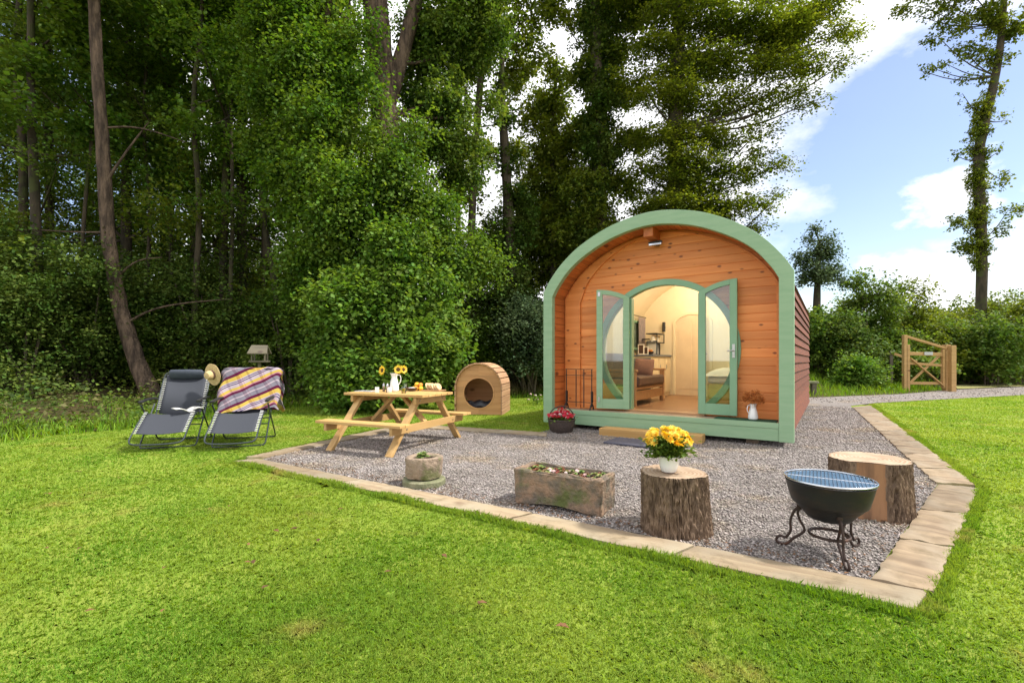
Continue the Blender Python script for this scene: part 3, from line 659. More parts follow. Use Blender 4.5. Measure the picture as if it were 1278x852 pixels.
# lift mirrored leaf: the arch function already accounts for the side
h = MB(); h.box(.455, .492, -.034, -.024, 1.14, 1.33); h.tube([(.474, -.034, 1.24), (.474, -.075, 1.24), (.40, -.075, 1.235)], .010, 8); h.lathe([(.016, 0), (.016, .004)], 12, (.474, -.036, 1.18))
h.build('handle', m_brass, dr, bevel=.002)
h = MB(); h.tube([(.474, .034, .47), (.474, .05, .47)], .012, 8); h.box(.462, .486, .024, .034, .44, .52); h.build('bolt', m_brass, dl)
h = MB()
h.box(.455, .492, .024, .034, 2.13, 2.2); h.build('bolt', m_brass, dl)
# deck and fascia
MB().box(.166, 3.419, -.015, .40, .262, .300).build('porch_deck', m_deck, pod, bevel=.003)
MB().box(.166, 3.419, -.042, -.016, .245, .316).build('deck_nosing', m_green, pod, bevel=.004)
MB().box(.166, 3.419, -.034, -.016, .085, .244).build('fascia_board', m_green, pod, bevel=.003)
mb = MB()
for q in (.45, 1.8, 3.1): mb.box(q - .07, q + .07, .10, 6.1, 0.0, .10)
mb.build('bearer', m_bearer, pod)
MB().box(.10, 3.48, .06, 6.16, .10, .245).build('floor_frame', m_bearer, pod)
# cladding: lapped boards following the outer curve
clad = scaled(oc, .075, .05, .16); mb = MB()
pl = [Vector((u, z)) for u, z in clad]; acc = [0]
for a, b in zip(pl[:-1], pl[1:]): acc.append(acc[-1] + (b - a).length)
tot = acc[-1]; nb = 2 * round(tot / 2 / .135)
def at(s):
    s = max(0, min(tot, s))
    for i in range(len(acc) - 1):
        if s <= acc[i + 1]: t = (s - acc[i]) / (acc[i + 1] - acc[i]); return pl[i].lerp(pl[i + 1], t)
    return pl[-1]
PL = 6.2
for i in range(nb):
    s0, s1 = tot * i / nb, tot * (i + 1) / nb; left = i < nb // 2
    lo, hi = (s0, s1) if left else (s1, s0)          # lower edge kicks outwards
    plo, phi = at(lo), at(hi); cen = Vector((1.7925, 1.2)); nlo = (plo - cen).normalized() if plo.y > 2.1 else Vector((-1 if left else 1, 0)); nhi = (phi - cen).normalized() if phi.y > 2.1 else Vector((-1 if left else 1, 0))
    a, b = plo + nlo * .034, phi + nhi * .006; a2, b2 = plo - nlo * .004, phi - nhi * .012
    a = a + (plo - phi).normalized() * .02
    mb.add([L3(a.x, a.y, .055), L3(b.x, b.y, .055), L3(b.x, b.y, PL), L3(a.x, a.y, PL), L3(a2.x, a2.y, .055), L3(b2.x, b2.y, .055), L3(b2.x, b2.y, PL), L3(a2.x, a2.y, PL)],
           [(0, 1, 2, 3), (7, 6, 5, 4), (0, 4, 5, 1), (3, 2, 6, 7), (0, 3, 7, 4), (1, 5, 6, 2)])
mb.build('lapped_cladding', m_red, pod)
incl2 = scaled(ic, .03, .03, .3)
MB().strip(scaled(ic, -.04, -.03, .25), scaled(ic, .03, .03, .25), .50, PL - .1, L3).build('interior_lining', m_cream, pod, smooth=True)
wall_skin('rear_wall', PL - .1, PL - .02, scaled(oc, .09, .08, .16), m_red, hole=False, zmin=.16)
MB().box(.2, 3.38, .53, PL - .1, .28, .31).build('interior_floor', m_inner, pod)
wall_skin('partition', 4.35, 4.42, scaled(ic, .028, .028, .3), m_cream, hole=False)
# inner door: arched cream panel door on the partition
du0, du1 = .98, 1.72
def arch_top(u, u0, u1, zs, rise): t = (u - (u0 + u1) / 2) / ((u1 - u0) / 2); return zs + rise * math.sqrt(max(0, 1 - t * t))
us = np.linspace(du0, du1, 21)
idoor = MB().strip([(u, arch_top(u, du0, du1, 1.95, .20)) for u in us], [(u, .31) for u in us], 4.325, 4.347, L3).build('inner_door', m_creamdoor, pod, bevel=.002)
us2 = np.linspace(du0 - .06, du1 + .06, 25); us3 = np.linspace(du0 + .0, du1 - .0, 25)
o_ = [(du0 - .06, .31)] + [(u, arch_top(u, du0 - .06, du1 + .06, 1.97, .24)) for u in us2] + [(du1 + .06, .31)]
i_ = [(du0 - .0, .31)] + [(u, arch_top(u, du0, du1, 1.95, .20)) for u in us3] + [(du1 + .0, .31)]
MB().strip(o_, i_, 4.305, 4.347, L3).build('door_casing', m_cup, pod, bevel=.002)
for a, b in ((du0 + .07, du0 + .35), (du1 - .35, du1 - .07)):
    q = np.linspace(a, b, 9); m = MB().strip([(u, arch_top(u, du0, du1, 1.84, .18)) for u in q], [(u, .45) for u in q], 4.316, 4.324, L3); m.build('panel', m_creamdoor, idoor, bevel=.003)
MB().tube([(du1 - .06, 4.325, 1.25), (du1 - .06, 4.28, 1.25), (du1 - .17, 4.28, 1.25)], .011, 8).build('handle', m_black, idoor)
# security light on the end wall below the ridge
sl0 = MB().box(1.66, 1.86, .30, .36, 2.875, 2.900); sl0.box(1.655, 1.865, .295, .355, 2.84, 2.865)
pl_ = thing('wall_light', 'small slim silver light fixed high on the pine wall under the ridge beam', 'wall light', pod_w(1.76, .30, 2.87), PRZ)
MB().box(-.10, .10, -.03, .03, .012, .035).build('lamp_shade', m_black, pl_, bevel=.004); MB().box(-.095, .095, -.025, .03, -.022, .010).build('lamp_body', m_steel, pl_, bevel=.004); MB().box(-.03, .03, .03, .118, -.015, .025).build('bracket', m_black, pl_)

# ------------------------------------------------------------------ pod interior
def pthing(name, label, cat, u, v, z, rz=0, group=None): return thing(name, label, cat, pod_w(u, v, z), PRZ + rz, group)
sofa = pthing('sofa', 'low oak framed sofa with brown leather seat just inside the pod doorway', 'sofa', .30, 1.0, .31)
m = MB()
for a, b in ((0, .08), (1.62, 1.70)): m.box(.82, .90, a, b, 0, .60).box(.05, .12, a, b, 0, .60)
m.build('leg', m_sofaw, sofa, bevel=.006)
m = MB(); m.box(.0, .92, -.01, .09, .60, .64); m.box(0, .92, 1.61, 1.71, .60, .64); m.build('armrest', m_sofaw, sofa, bevel=.008)
m = MB()
for z_ in (.1, .24, .38, .5): m.box(.12, .82, .02, .045, z_, z_ + .085)
m.box(.85, .88, .08, 1.62, .10, .26); m.box(.85, .88, .08, 1.62, .28, .33); m.build('side_slats', m_sofaw, sofa, bevel=.003)
MB().box(.12, .93, .09, 1.60, .335, .52).build('seat', m_leather, sofa, bevel=.04)
m = MB(); M0 = Matrix.Translation((.06, 0, .50)) @ Matrix.Rotation(R(-12), 4, 'Y'); m.box(0, .16, .09, 1.60, 0, .42, M0); m.build('backrest', m_leather, sofa, bevel=.04)
cu = pthing('cushion', 'dusky brown cushion standing on the brown leather sofa seat', 'cushion', 1.04, 1.86, .835)
m = MB(); M0 = Matrix.Rotation(R(-24), 4, 'X') @ Matrix.Rotation(R(8), 4, 'Z')
vs_ = []; nn = 10
for sgn in (-1, 1):
    for i in range(nn + 1):
        for j in range(nn + 1):
            a, b = i / nn * 2 - 1, j / nn * 2 - 1; t = .07 * (1 - a * a) ** .5 * (1 - b * b) ** .5 if abs(a) < 1 and abs(b) < 1 else 0
            vs_.append(M0 @ Vector((a * .22, sgn * t, b * .20 + .20)))
Wn = nn + 1; fs_ = []
for s_ in (0, 1):
    for i in range(nn):
        for j in range(nn): o_ = s_ * Wn * Wn; q = (o_ + i * Wn + j, o_ + (i + 1) * Wn + j, o_ + (i + 1) * Wn + j + 1, o_ + i * Wn + j + 1); fs_.append(q if s_ else q[::-1])
m.add(vs_, fs_); m.build('cover', m_cushion, cu, smooth=True); cu.scale = (.8, .8, .82)
cab = pthing('kitchen_cabinet', 'cream kitchen unit with blue grey top beyond the sofa', 'cabinet', .23, 2.95, .31)
MB().box(0, .62, 0, 1.36, 0, .88).build('carcass', m_cup, cab, bevel=.003)
MB().box(-.0, .66, -.02, 1.37, .88, .92).build('worktop', m_slate, cab, bevel=.004)
for k_ in range(3): dd = MB().box(.622, .64, .03 + k_ * .45, .44 + k_ * .45, .08, .84).build('cupboard_door', m_cup, cab, bevel=.004); MB().box(.642, .655, .08 + k_ * .45, .10 + k_ * .45, .6, .7).build('handle', m_brass, dd)
MB().box(.0, .61, -.016, -.002, .03, .85).build('end_panel', m_slate, cab, bevel=.003)
for k_, (v_, w_, h_, mt, lb) in enumerate(((3.0, .16, .22, m_paper, 'small white picture frame nearest the doorway on the worktop'), (3.3, .14, .18, m_paper, 'low white picture frame in the middle of the worktop'), (3.72, .28, .32, m_slate, 'blue grey box frame standing on the worktop'), (4.05, .20, .26, m_black, 'black picture frame at the far end of the worktop'))):
    pf = pthing('picture_frame', lb, 'picture frame', .62, v_, 1.231, R(-20))
    MB().strip([(-w_ / 2, 0), (w_ / 2, 0), (w_ / 2, h_), (-w_ / 2, h_)], [(-w_ / 2 + .02, .02), (w_ / 2 - .02, .02), (w_ / 2 - .02, h_ - .02), (-w_ / 2 + .02, h_ - .02)], -.015, .0, lambda a, b, c: Vector((a, c, b)), True).build('surround', mt, pf, bevel=.002)
    MB().box(-w_ / 2 + .019, w_ / 2 - .019, -.008, -.002, .019, h_ - .019).build('print', m_paper if mt is not m_paper else m_leather, pf)
    MB().box(-.02, .02, .0, .05, 0, h_ * .5).build('strut', m_black, pf)
fb = pthing('fruit_bowl', 'dark bowl of fruit on the worktop behind the sofa cushion', 'fruit bowl', .64, 3.45, 1.231)
MB().lathe([(.04, 0), (.09, .03), (.11, .07), (.10, .07), (.05, .03), (.0, .02)], 20).build('bowl', m_leather, fb, smooth=True)
m = MB(); [m.lathe([(0, -.035), (.03, -.02), (.037, 0), (.03, .022), (0, .033)], 10, (.05 * math.cos(a), .05 * math.sin(a), .085)) for a in (0, 2, 4)]; m.build('fruit', m_redfood, fb, smooth=True)
sh = pthing('wall_shelf', 'black wire shelf with jars fixed above the worktop', 'shelf', .5, 3.65, 1.50)
m = MB(); m.box(0, .26, 0, .55, 0, .02); m.box(0, .26, 0, .55, .20, .22); m.box(.24, .26, 0, .02, 0, .22); m.box(.24, .26, .53, .55, 0, .22); m.build('frame', m_black, sh, bevel=.002)
MB().box(-.30, .0, .26, .29, .08, .11).build('bracket', m_black, sh)
for k_ in range(4):
    jr = pthing('storage_jar', ['pale jar at the near end of the black wire shelf', 'second pale jar on the black wire shelf', 'third pale jar on the black wire shelf', 'pale jar at the far end of the black wire shelf'][k_], 'jar', .64, 3.73 + k_ * .13, 1.521, group='jars on the wire shelf')
    MB().lathe([(.035, 0), (.04, .01), (.04, .11), (.03, .13)], 14).build('body', m_cup if k_ % 2 else m_paper, jr, smooth=True); MB().lathe([(.034, .131), (.034, .15)], 14).build('lid', m_sofaw, jr)
wn = MB(); wnd = MB().strip([(3.05, 1.35), (4.15, 1.35), (4.15, 2.02), (3.05, 2.02)], [(3.10, 1.40), (4.10, 1.40), (4.10, 1.97), (3.10, 1.97)], .205, .265, lambda a, b, c: Vector((c, a, b)), True).build('window_frame', m_greenD, pod, bevel=.003)
MB().box(.225, .231, 3.10, 4.10, 1.40, 1.97).build('pane', mk('dusk_glass', (.10, .14, .09), (.2, .25, .2), .15, 5), wnd)
cr = pthing('window_curtain', 'grey pleated curtain beside the window over the worktop', 'curtain', .31, 3.74, 1.32)
def pleat(w_, h_, n_=60, amp=.018, k=9):
    m = MB(); vs_ = []
    for j in range(2):
        for i in range(n_ + 1): t = i / n_; vs_.append((amp * math.sin(t * k * 2 * PI), t * w_, j * h_))
    return m.add(vs_, [(i, i + 1, n_ + 2 + i, n_ + 1 + i) for i in range(n_)])
m_curt = mk('grey_curtain', (.25, .22, .22), (.35, .28, .26), .9, 9)
pleat(.44, .78).build('drape', m_curt, cr, smooth=True); MB().tube([(0, -.75, .80), (0, .5, .80)], .01, 8).build('rail', m_black, cr)
bed = pthing('bed', 'bed with white duvet seen through the right hand glazed door', 'bed', 2.0, 2.6, .31)
MB().box(0.03, 1.28, 0, 1.7, .08, .36).build('bed_base', m_sofaw, bed, bevel=.01); MB().box(.02, 1.28, .01, 1.69, .36, .52).build('mattress', m_duvet, bed, bevel=.05)
m = MB(); nn = 24; vs_ = []
for i in range(nn + 1):
    for j in range(nn + 1):
        a, b = i / nn, j / nn; e = min(a, 1 - a, b, 1 - b); vs_.append((-.03 + a * 1.32, -.02 + b * 1.5, .50 + .14 * min(1, e * 6) ** .5 + .03 * mnoise.noise(Vector((a * 6, b * 6, 2)))))
m.add(vs_, [(i * (nn + 1) + j, (i + 1) * (nn + 1) + j, (i + 1) * (nn + 1) + j + 1, i * (nn + 1) + j + 1) for i in range(nn) for j in range(nn)]); m.build('duvet', m_duvet, bed, smooth=True)
wl = pthing('indoor_wall_lamp', 'small dark wall lamp beside the arched inner door', 'wall lamp', .72, 4.28, 1.78)
MB().lathe([(.035, 0), (.035, .22)], 14).build('lamp_body', m_black, wl, smooth=True); MB().box(-.02, .02, .03, .068, .07, .12).build('bracket', m_black, wl)
dc = pthing('side_curtain', 'dark tied curtain behind the right hand side window', 'curtain', 2.78, .60, .95)
m = MB(); vs_ = []; nn = 40
for j in range(9):
    for i in range(nn + 1): t = i / nn; wv = (.12 + .20 * (j / 8) ** 1.6); vs_.append((wv * t + .06 * (1 - j / 8), .02 * math.sin(t * 40), j / 8 * 1.25))
m.add(vs_, [(j * (nn + 1) + i, j * (nn + 1) + i + 1, (j + 1) * (nn + 1) + i + 1, (j + 1) * (nn + 1) + i) for j in range(8) for i in range(nn)]); m.build('drape', mk('olive_curtain', (.16, .15, .08), (.12, .11, .06), .9, 6), dc, smooth=True)
# the pod's own warm ceiling lamps
m_glow = bpy.data.materials.new('lamp_glow'); m_glow.use_nodes = True; bb = m_glow.node_tree.nodes['Principled BSDF']; bb.inputs['Emission Color'].default_value = (1, .72, .42, 1); bb.inputs['Emission Strength'].default_value = 6; bb.inputs['Base Color'].default_value = (.8, .7, .5, 1)
for k_, v_ in enumerate((1.7, 3.3)):
    lp = pthing('ceiling_lamp', ['round ceiling lamp above the sofa inside the pod', 'round ceiling lamp near the partition inside the pod'][k_], 'ceiling lamp', 1.79, v_, 2.90)
    MB().lathe([(.14, .05), (.14, .09)], 24).build('base', m_white, lp); MB().lathe([(.0, -.0), (.08, .008), (.125, .03), (.125, .048)], 24).build('diffuser', m_glow, lp, smooth=True)
    pt = bpy.data.lights.new('pod_lamp', 'POINT'); pt.energy = 42; pt.color = (1, .86, .67); pt.shadow_soft_size = .12; po = bpy.data.objects.new('pod_lamp', pt); col.objects.link(po); po.location = pod_w(1.79, v_, 2.78)

# ------------------------------------------------------------------ porch objects
rk = pthing('iron_rack', 'black wrought iron rack of upright bars standing on the left of the porch', 'iron rack', .28, .20, .300)
m = MB()
for x_ in (.02, .20, .34, .48): m.bar((x_, 0, .04), (x_, 0, .66), .012, .012)
m.build('upright_bar', m_iron, rk)
m = MB()
for z_ in (.12, .56, .66): m.bar((.0, 0, z_), (.50, 0, z_), .010, .010)
m.build('cross_bar', m_iron, rk)
for x_ in (.02, .48): m = MB(); m.tube(chaikin([(x_, -.07, 0.005), (x_, -.05, .06), (x_, 0, .12), (x_, .05, .06), (x_, .07, .005)], 2), .011, 6); m.build('foot', m_iron, rk)
m = MB(); [m.bar((x_, .01, .12), (x_, .01, .30), .05, .02) for x_ in (.02, .48)]; m.build('end_plate', m_iron, rk)
jg = pthing('porch_mat', 'dark green mat lying on the right end of the porch deck', 'mat', 2.63, .04, .300)
MB().box(0, .75, 0, .33, .0, .012).build('mat_pile', mk('bottle_green_pile', (.02, .075, .04), (.03, .1, .05), .95, 80, bump=.6), jg, bevel=.003)
def jug(name, label, loc, rz, h, r, mat=m_white):
    t = thing(name, label, 'jug', loc, rz)
    pr = [(r * .72, 0), (r * .98, h * .06), (r, h * .22), (r * .80, h * .55), (r * .56, h * .78), (r * .62, h * .92), (r * .74, h), (r * .66, h * .99), (r * .5, h * .78), (r * .7, h * .5), (r * .8, h * .1), (0, h * .08)]
    m = MB().lathe(pr, 28)
    for i in range(6 * 28, 8 * 28):
        vx = m.v[i]; a = math.atan2(vx[1], vx[0])
        if abs(a) < .5: s_ = 1 + .28 * (1 - abs(a) / .5); m.v[i] = (vx[0] * s_, vx[1] * s_, vx[2] + .02 * h)
    m.build('body', mat, t, smooth=True)
    MB().tube(chaikin([(-r * .55, 0, h * .88), (-r * 1.25, 0, h * .95), (-r * 1.5, 0, h * .6), (-r * .85, 0, h * .35)], 3), r * .09, 8).build('handle', mat, t, smooth=True)
    return t
jp = pod_w(3.10, .20, .3125); jug('enamel_jug', 'small white jug of dried flowers on the dark green porch mat', jp, R(10), .21, .062)
df = thing('dried_flowers', 'rust orange dried flowers standing in the small porch jug', 'dried flowers', jp + Vector((0, 0, .05))); df.scale = (.8, .8, .9)
m = MB(); tips = []
for i in range(26):
    a = random.uniform(0, 6.28); s_ = random.uniform(.03, .16); tip = Vector((math.cos(a) * s_, math.sin(a) * s_, random.uniform(.22, .36))); tips.append(tip); m.tube([(0, 0, 0), tip * .55 + Vector((0, 0, .04)), tip], .0016, 4)
m.build('stems', m_petO, df)
V_ = []
for tp in tips:
    for _ in range(60):
        c_ = tp + Vector([random.gauss(0, .022) for _ in range(3)]); d_ = Vector([random.gauss(0, 1) for _ in range(3)]).normalized() * .013; e_ = d_.orthogonal().normalized() * .006; V_ += [c_ - d_, c_ + e_, c_ + d_, c_ - e_]
raw('flower_heads', V_, 4, m_petO, df)
bs = thing('wicker_basket', 'round dark wicker basket with hoop handle on gravel below the pod', 'basket', G(702, 541) + Vector((0, .12, 0)))
MB().lathe([(.14, 0), (.175, .04), (.20, .12), (.205, .19), (.215, .20), (.205, .21), (.19, .20), (.18, .15), (0, .15)], 32, wob=.03).build('bowl', m_wick, bs, smooth=True)
MB().tube([(.20 * math.cos(a), .02, .19 + .21 * math.sin(a)) for a in np.linspace(0, PI, 22)], .009, 7).build('handle', m_wick, bs, smooth=True)
def petals_cluster(centers, rad, npet, mat, name, parent, up=.6, inner=None):
    V_ = []
    for c_ in centers:
        ax = (Vector((random.gauss(0, .5), random.gauss(0, .5) - .3, 1))).normalized(); e1 = ax.orthogonal().normalized(); e2 = ax.cross(e1); rr = rad * random.uniform(.75, 1.15)
        for ring, (k_, lift) in enumerate(((1., .10), (.72, .5), (.4, .9))):
            for i in range(npet):
                a = 2 * PI * (i + ring * .5) / npet + random.uniform(-.1, .1); d_ = e1 * math.cos(a) + e2 * math.sin(a); s_ = d_.cross(ax)
                b0 = c_ + ax * (.1 * rr * ring); tip = c_ + d_ * rr * k_ + ax * rr * lift * .55; mid = b0.lerp(tip, .6) + ax * rr * .08
                V_ += [b0, mid + s_ * rr * .22, tip, mid - s_ * rr * .22]
    return raw(name, V_, 4, mat, parent)
def leaf_quads(centers, dirs, size, mat, name, parent=None, wid=.45, fold=.12):
    """numpy leaves. centers (n,3) dirs (n,3) normals random-ish up"""
    c = np.asarray(centers, float); d = np.asarray(dirs, float); d /= np.linalg.norm(d, axis=1)[:, None] + 1e-9; n = len(c)
    nr = rng.normal(0, .55, (n, 3)); nr[:, 2] += 1; s = np.cross(d, nr); s /= np.linalg.norm(s, axis=1)[:, None] + 1e-9; nn = np.cross(s, d)
    L_ = (np.asarray(size) * np.ones(n))[:, None]
    V = np.stack([c, c + d * L_ * .45 + s * L_ * wid + nn * L_ * fold, c + d * L_, c + d * L_ * .45 - s * L_ * wid + nn * L_ * fold], 1)
    return raw(name, V, 4, mat, parent)
cs = [Vector((math.cos(a) * q, math.sin(a) * q, .25 + random.uniform(0, .10) * (1.3 - q / .18))) for a, q in [(random.uniform(0, 6.28), .20 * math.sqrt(random.random())) for _ in range(150)]]
petals_cluster(cs[:125], .034, 6, m_petR, 'blossoms', bs); petals_cluster(cs[125:], .030, 6, m_petW, 'pale_blossoms', bs)
cc_ = rng.normal(0, .08, (420, 3)); cc_[:, 2] = rng.uniform(.17, .25, 420); leaf_quads(cc_, rng.normal(0, 1, (420, 3)) + [0, 0, .3], .04, m_leafB, 'foliage', bs)

# step, mat
sp0, sp1 = G(747.5, 543.7), G(876, 555); sd = sp1 - sp0; srz = math.atan2(sd.y, sd.x)
st_ = MB().box(0, sd.length, 0, .26, 0, .115).build('timber_step', m_step, bevel=.006); st_.location = sp0; st_.rotation_euler = (0, 0, srz); tag(st_, 'yellowish timber sleeper step below the pod doorway', 'step')
mt = MB().box(0, .92, 0, .46, .0, .028).build('door_mat', m_navy, bevel=.012); mt.location = G(752.5, 554.5) + Vector((0, 0, .012)); mt.rotation_euler = (0, 0, R(-35)); tag(mt, 'dark slate blue door mat on gravel in front of the timber step', 'door mat')

# ------------------------------------------------------------------ stumps
def stump(loc, r, h, label, seed, ridge=.013, lean=(0, 0), bare=None, squash=1.):
    t = thing('tree_stump', label, 'tree stump', loc, 0)
    n = 320; m_ = 60; vs_ = []
    def rad(a, z):
        base = r * (1 + .05 * mnoise.noise(Vector((math.cos(a) * 1.3 + seed, math.sin(a) * 1.3, z * .5))) + .035 * math.sin(3 * a + seed)) * (1 + .08 * (1 - z / h) ** 2)
        k_ = mnoise.noise(Vector((math.cos(a) * r * 110 + seed, math.sin(a) * r * 110, z * 12))); k2 = mnoise.noise(Vector((math.cos(a) * r * 160, math.sin(a) * r * 160 + seed, z * 40)))
        bb_ = 1.
        if bare:
            da = abs((a - bare[0] + PI) % (2 * PI) - PI); bb_ = min(1, max(.03, (da - bare[1]) / .12 + .0 + .6 * mnoise.noise(Vector((0, seed, z * 7)))))
        return base + ridge * bb_ * (1 - abs(k_) * 2.4) + ridge * .45 * bb_ * k2 - (ridge * 1.2 * (1 - bb_)), bb_
    for i in range(m_ + 1):
        z = h * i / m_ - .01
        for k in range(n):
            a = 2 * PI * k / n; q, b_ = rad(a, z)
            vs_.append((q * math.cos(a) * squash + lean[0] * z, q * math.sin(a) + lean[1] * z, z))
    fs_ = [(i * n + k, i * n + (k + 1) % n, (i + 1) * n + (k + 1) % n, (i + 1) * n + k) for i in range(m_) for k in range(n)]
    o = MB().add(vs_, fs_).build('bark', m_stumpbark, t, smooth=True)
    if bare:
        o.data.materials.append(m_barewood); 
        fl = [0] * len(fs_)
        for i in range(m_):
            for k in range(n):
                a = 2 * PI * (k + .5) / n; q, b_ = rad(a, h * (i + .5) / m_)
                if b_ < .35: fl[i * n + k] = 1
        if len(o.data.polygons) == len(fl): o.data.polygons.foreach_set('material_index', fl)
    # sawn top, slightly domed rings
    top = []; rings = 14
    for j in range(rings + 1):
        f = j / rings
        for k in range(n):
            a = 2 * PI * k / n; q, b_ = rad(a, h - .01); q = q * f
            top.append((q * math.cos(a) * squash + lean[0] * h, q * math.sin(a) + lean[1] * h, h - .008 + .005 * mnoise.noise(Vector((q * math.cos(a) * 9, q * math.sin(a) * 9, seed)))))
    fs_ = [(j * n + k, j * n + (k + 1) % n, (j + 1) * n + (k + 1) % n, (j + 1) * n + k) for j in range(rings) for k in range(n)]
    MB().add(top, fs_).build('sawn_top', m_sawn, t, smooth=True)
    return t
m_stumpbark = mk('stump_bark', (.225, .155, .105), (.12, .082, .058), .92, 26, (1, 1, .30), bump=1, bscale=60, bdist=.015, spec=.12)
m_barewood = mk('bare_trunk_wood', (.32, .165, .08), (.16, .085, .045), .7, 9, (1, 1, .15), bump=.4, bscale=30, bdist=.01)
def sawn():
    m = mk('sawn_rings', (.50, .40, .30), (.38, .28, .20), .85, 6, bump=.3, bscale=60, bdist=.004, spec=.15); N = m.node_tree.nodes; L = m.node_tree.links; b = N['Principled BSDF']
    src = b.inputs['Base Color'].links[0].from_socket; tcn = N.new('ShaderNodeTexCoord'); wv = N.new('ShaderNodeTexWave'); wv.wave_type = 'RINGS'; wv.rings_direction = 'Z'; wv.inputs['Scale'].default_value = 13; wv.inputs['Distortion'].default_value = 2.5; wv.inputs['Detail'].default_value = 3; wv.inputs['Detail Scale'].default_value = 1.5
    L.new(tcn.outputs['Object'], wv.inputs[0]); mx = N.new('ShaderNodeMix'); mx.data_type = 'RGBA'; mx.blend_type = 'MULTIPLY'; mr = N.new('ShaderNodeMapRange'); mr.inputs[3].default_value = 0; mr.inputs[4].default_value = .6; L.new(wv.outputs['Fac'], mr.inputs[0]); L.new(mr.outputs[0], mx.inputs[0]); L.new(src, mx.inputs[6]); mx.inputs[7].default_value = (.62, .48, .36, 1); L.new(mx.outputs[2], b.inputs['Base Color']); return m
m_sawn = sawn()
S1 = Vector((1.06, 3.05, 0)); stump(S1, .198, .386, 'round bark covered stump carrying the pot of yellow flowers', 3, lean=(-.03, .02))
S2 = Vector((2.585, 3.40, 0)); stump(S2, .236, .405, 'wide stump with a bare brown strip in its bark, behind the fire bowl', 11, bare=(R(236), .33))

# ------------------------------------------------------------------ yellow flowers
fp = thing('flower_pot', 'white pot of bright yellow flowers on the front stump', 'potted flowers', S1 + Vector((-.045, -.015, .384)))
fp.scale = (1.0, 1.0, 1.1)
MB().lathe([(.042, 0), (.048, .004), (.060, .04), (.064, .085), (.067, .09), (.063, .094), (.058, .085), (0, .08)], 30).build('pot', m_white, fp, smooth=True)
cs = []
for i in range(95):
    a = random.uniform(0, 6.28); el = math.acos(random.uniform(-.1, 1)); rr = random.uniform(.80, 1.0)
    cs.append(Vector((math.cos(a) * math.sin(el) * .155 * rr, math.sin(a) * math.sin(el) * .13 * rr, .175 + math.cos(el) * .085 * rr)))
petals_cluster(cs, .026, 9, m_petY, 'blossoms', fp)
c_ = np.stack([rng.normal(0, .055, 900), rng.normal(0, .05, 900), rng.uniform(.085, .20, 900)], -1); leaf_quads(c_, c_ * [2, 2, 0] + rng.normal(0, .06, (900, 3)), .036, m_leafB, 'foliage', fp, wid=.3)

# ------------------------------------------------------------------ fire bowl
FB = Vector((1.80, 2.66, 0)); fb = thing('fire_bowl', 'round dark steel fire bowl with grill on a three legged iron stand', 'fire bowl', FB)
fb.scale = (.82, .82, 1.0)
bowl = MB().lathe([(0, .19), (.07, .193), (.13, .21), (.155, .235), (.160, .243), (.196, .272), (.205, .286), (.222, .293), (.228, .300), (.248, .36), (.262, .412), (.268, .418), (.262, .422), (.25, .41), (.235, .37), (.19, .30), (.13, .235), (0, .21)], 64)
bowl.build('bowl', m_bowl, fb, smooth=True)
gr = MB(); gr.tube([(.268 * math.cos(a), .268 * math.sin(a), .432) for a in np.linspace(0, 2 * PI, 64, endpoint=False)], .0055, 8, closed=True); gr.build('grill_rim', m_steel, fb, smooth=True)
gm = MB(); ga = R(-33); g1 = Vector((math.cos(ga), math.sin(ga), 0)); g2 = Vector((-math.sin(ga), math.cos(ga), 0))
for i in range(-11, 12):
    o_ = i * .0225; hl = math.sqrt(.266 ** 2 - o_ * o_); gm.tube([g2 * hl * -1 + g1 * o_ + Vector((0, 0, .434)), g2 * hl + g1 * o_ + Vector((0, 0, .434))], .0019, 6)
gm.build('grill_bars', m_steel, fb, smooth=True)
gm = MB()
for o_ in (0.,): gm.tube([g1 * -.266 + g2 * o_ + Vector((0, 0, .429)), g1 * .266 + g2 * o_ + Vector((0, 0, .429))], .0045, 6)
gm.build('grill_cross_bar', m_steel, fb, smooth=True)
m_skyrefl = mk('painted_sky_reflection', (.035, .085, .15), (.05, .11, .185), .55, 12)  # blue of the reflected sky, put into the base colour
MB().lathe([(0, .4270), (.15, .4275), (.258, .4290)], 40).build('sky_reflection_disc', m_skyrefl, fb, smooth=True)  # disc under the grill bars, coloured as a sky reflection
MB().tube([(.12 * math.cos(a), .12 * math.sin(a), .115) for a in np.linspace(0, 2 * PI, 40, endpoint=False)], .009, 8, closed=True).build('ring', m_rust, fb, smooth=True)
for ang in (R(255), R(148), R(22)):
    rot = Matrix.Rotation(ang, 4, 'Z'); m = MB()
    p1 = chaikin([(.165, 0, .245), (.19, 0, .225), (.175, 0, .17), (.135, 0, .12), (.175, 0, .085), (.215, 0, .06), (.25, 0, .02), (.30, 0, .012), (.325, 0, .035), (.30, 0, .065), (.262, 0, .055)], 3)
    m.tube([rot @ p for p in p1], .0085, 8)
    p2 = chaikin([(.172, .0, .25), (.205, .0, .23), (.235, .0, .16), (.225, .0, .10), (.262, 0, .055)], 3); m.tube([rot @ p for p in p2], .0085, 8)
    for k_ in (-1, 1): pass
    o = m.build('leg', m_rust, fb, smooth=True)
    MB().lathe([(.0, -.012), (.016, -.01), (.018, 0), (.016, .01), (0, .012)], 12, rot @ Vector((.175, 0, .252))).build('bolt', m_rust, o, smooth=True)

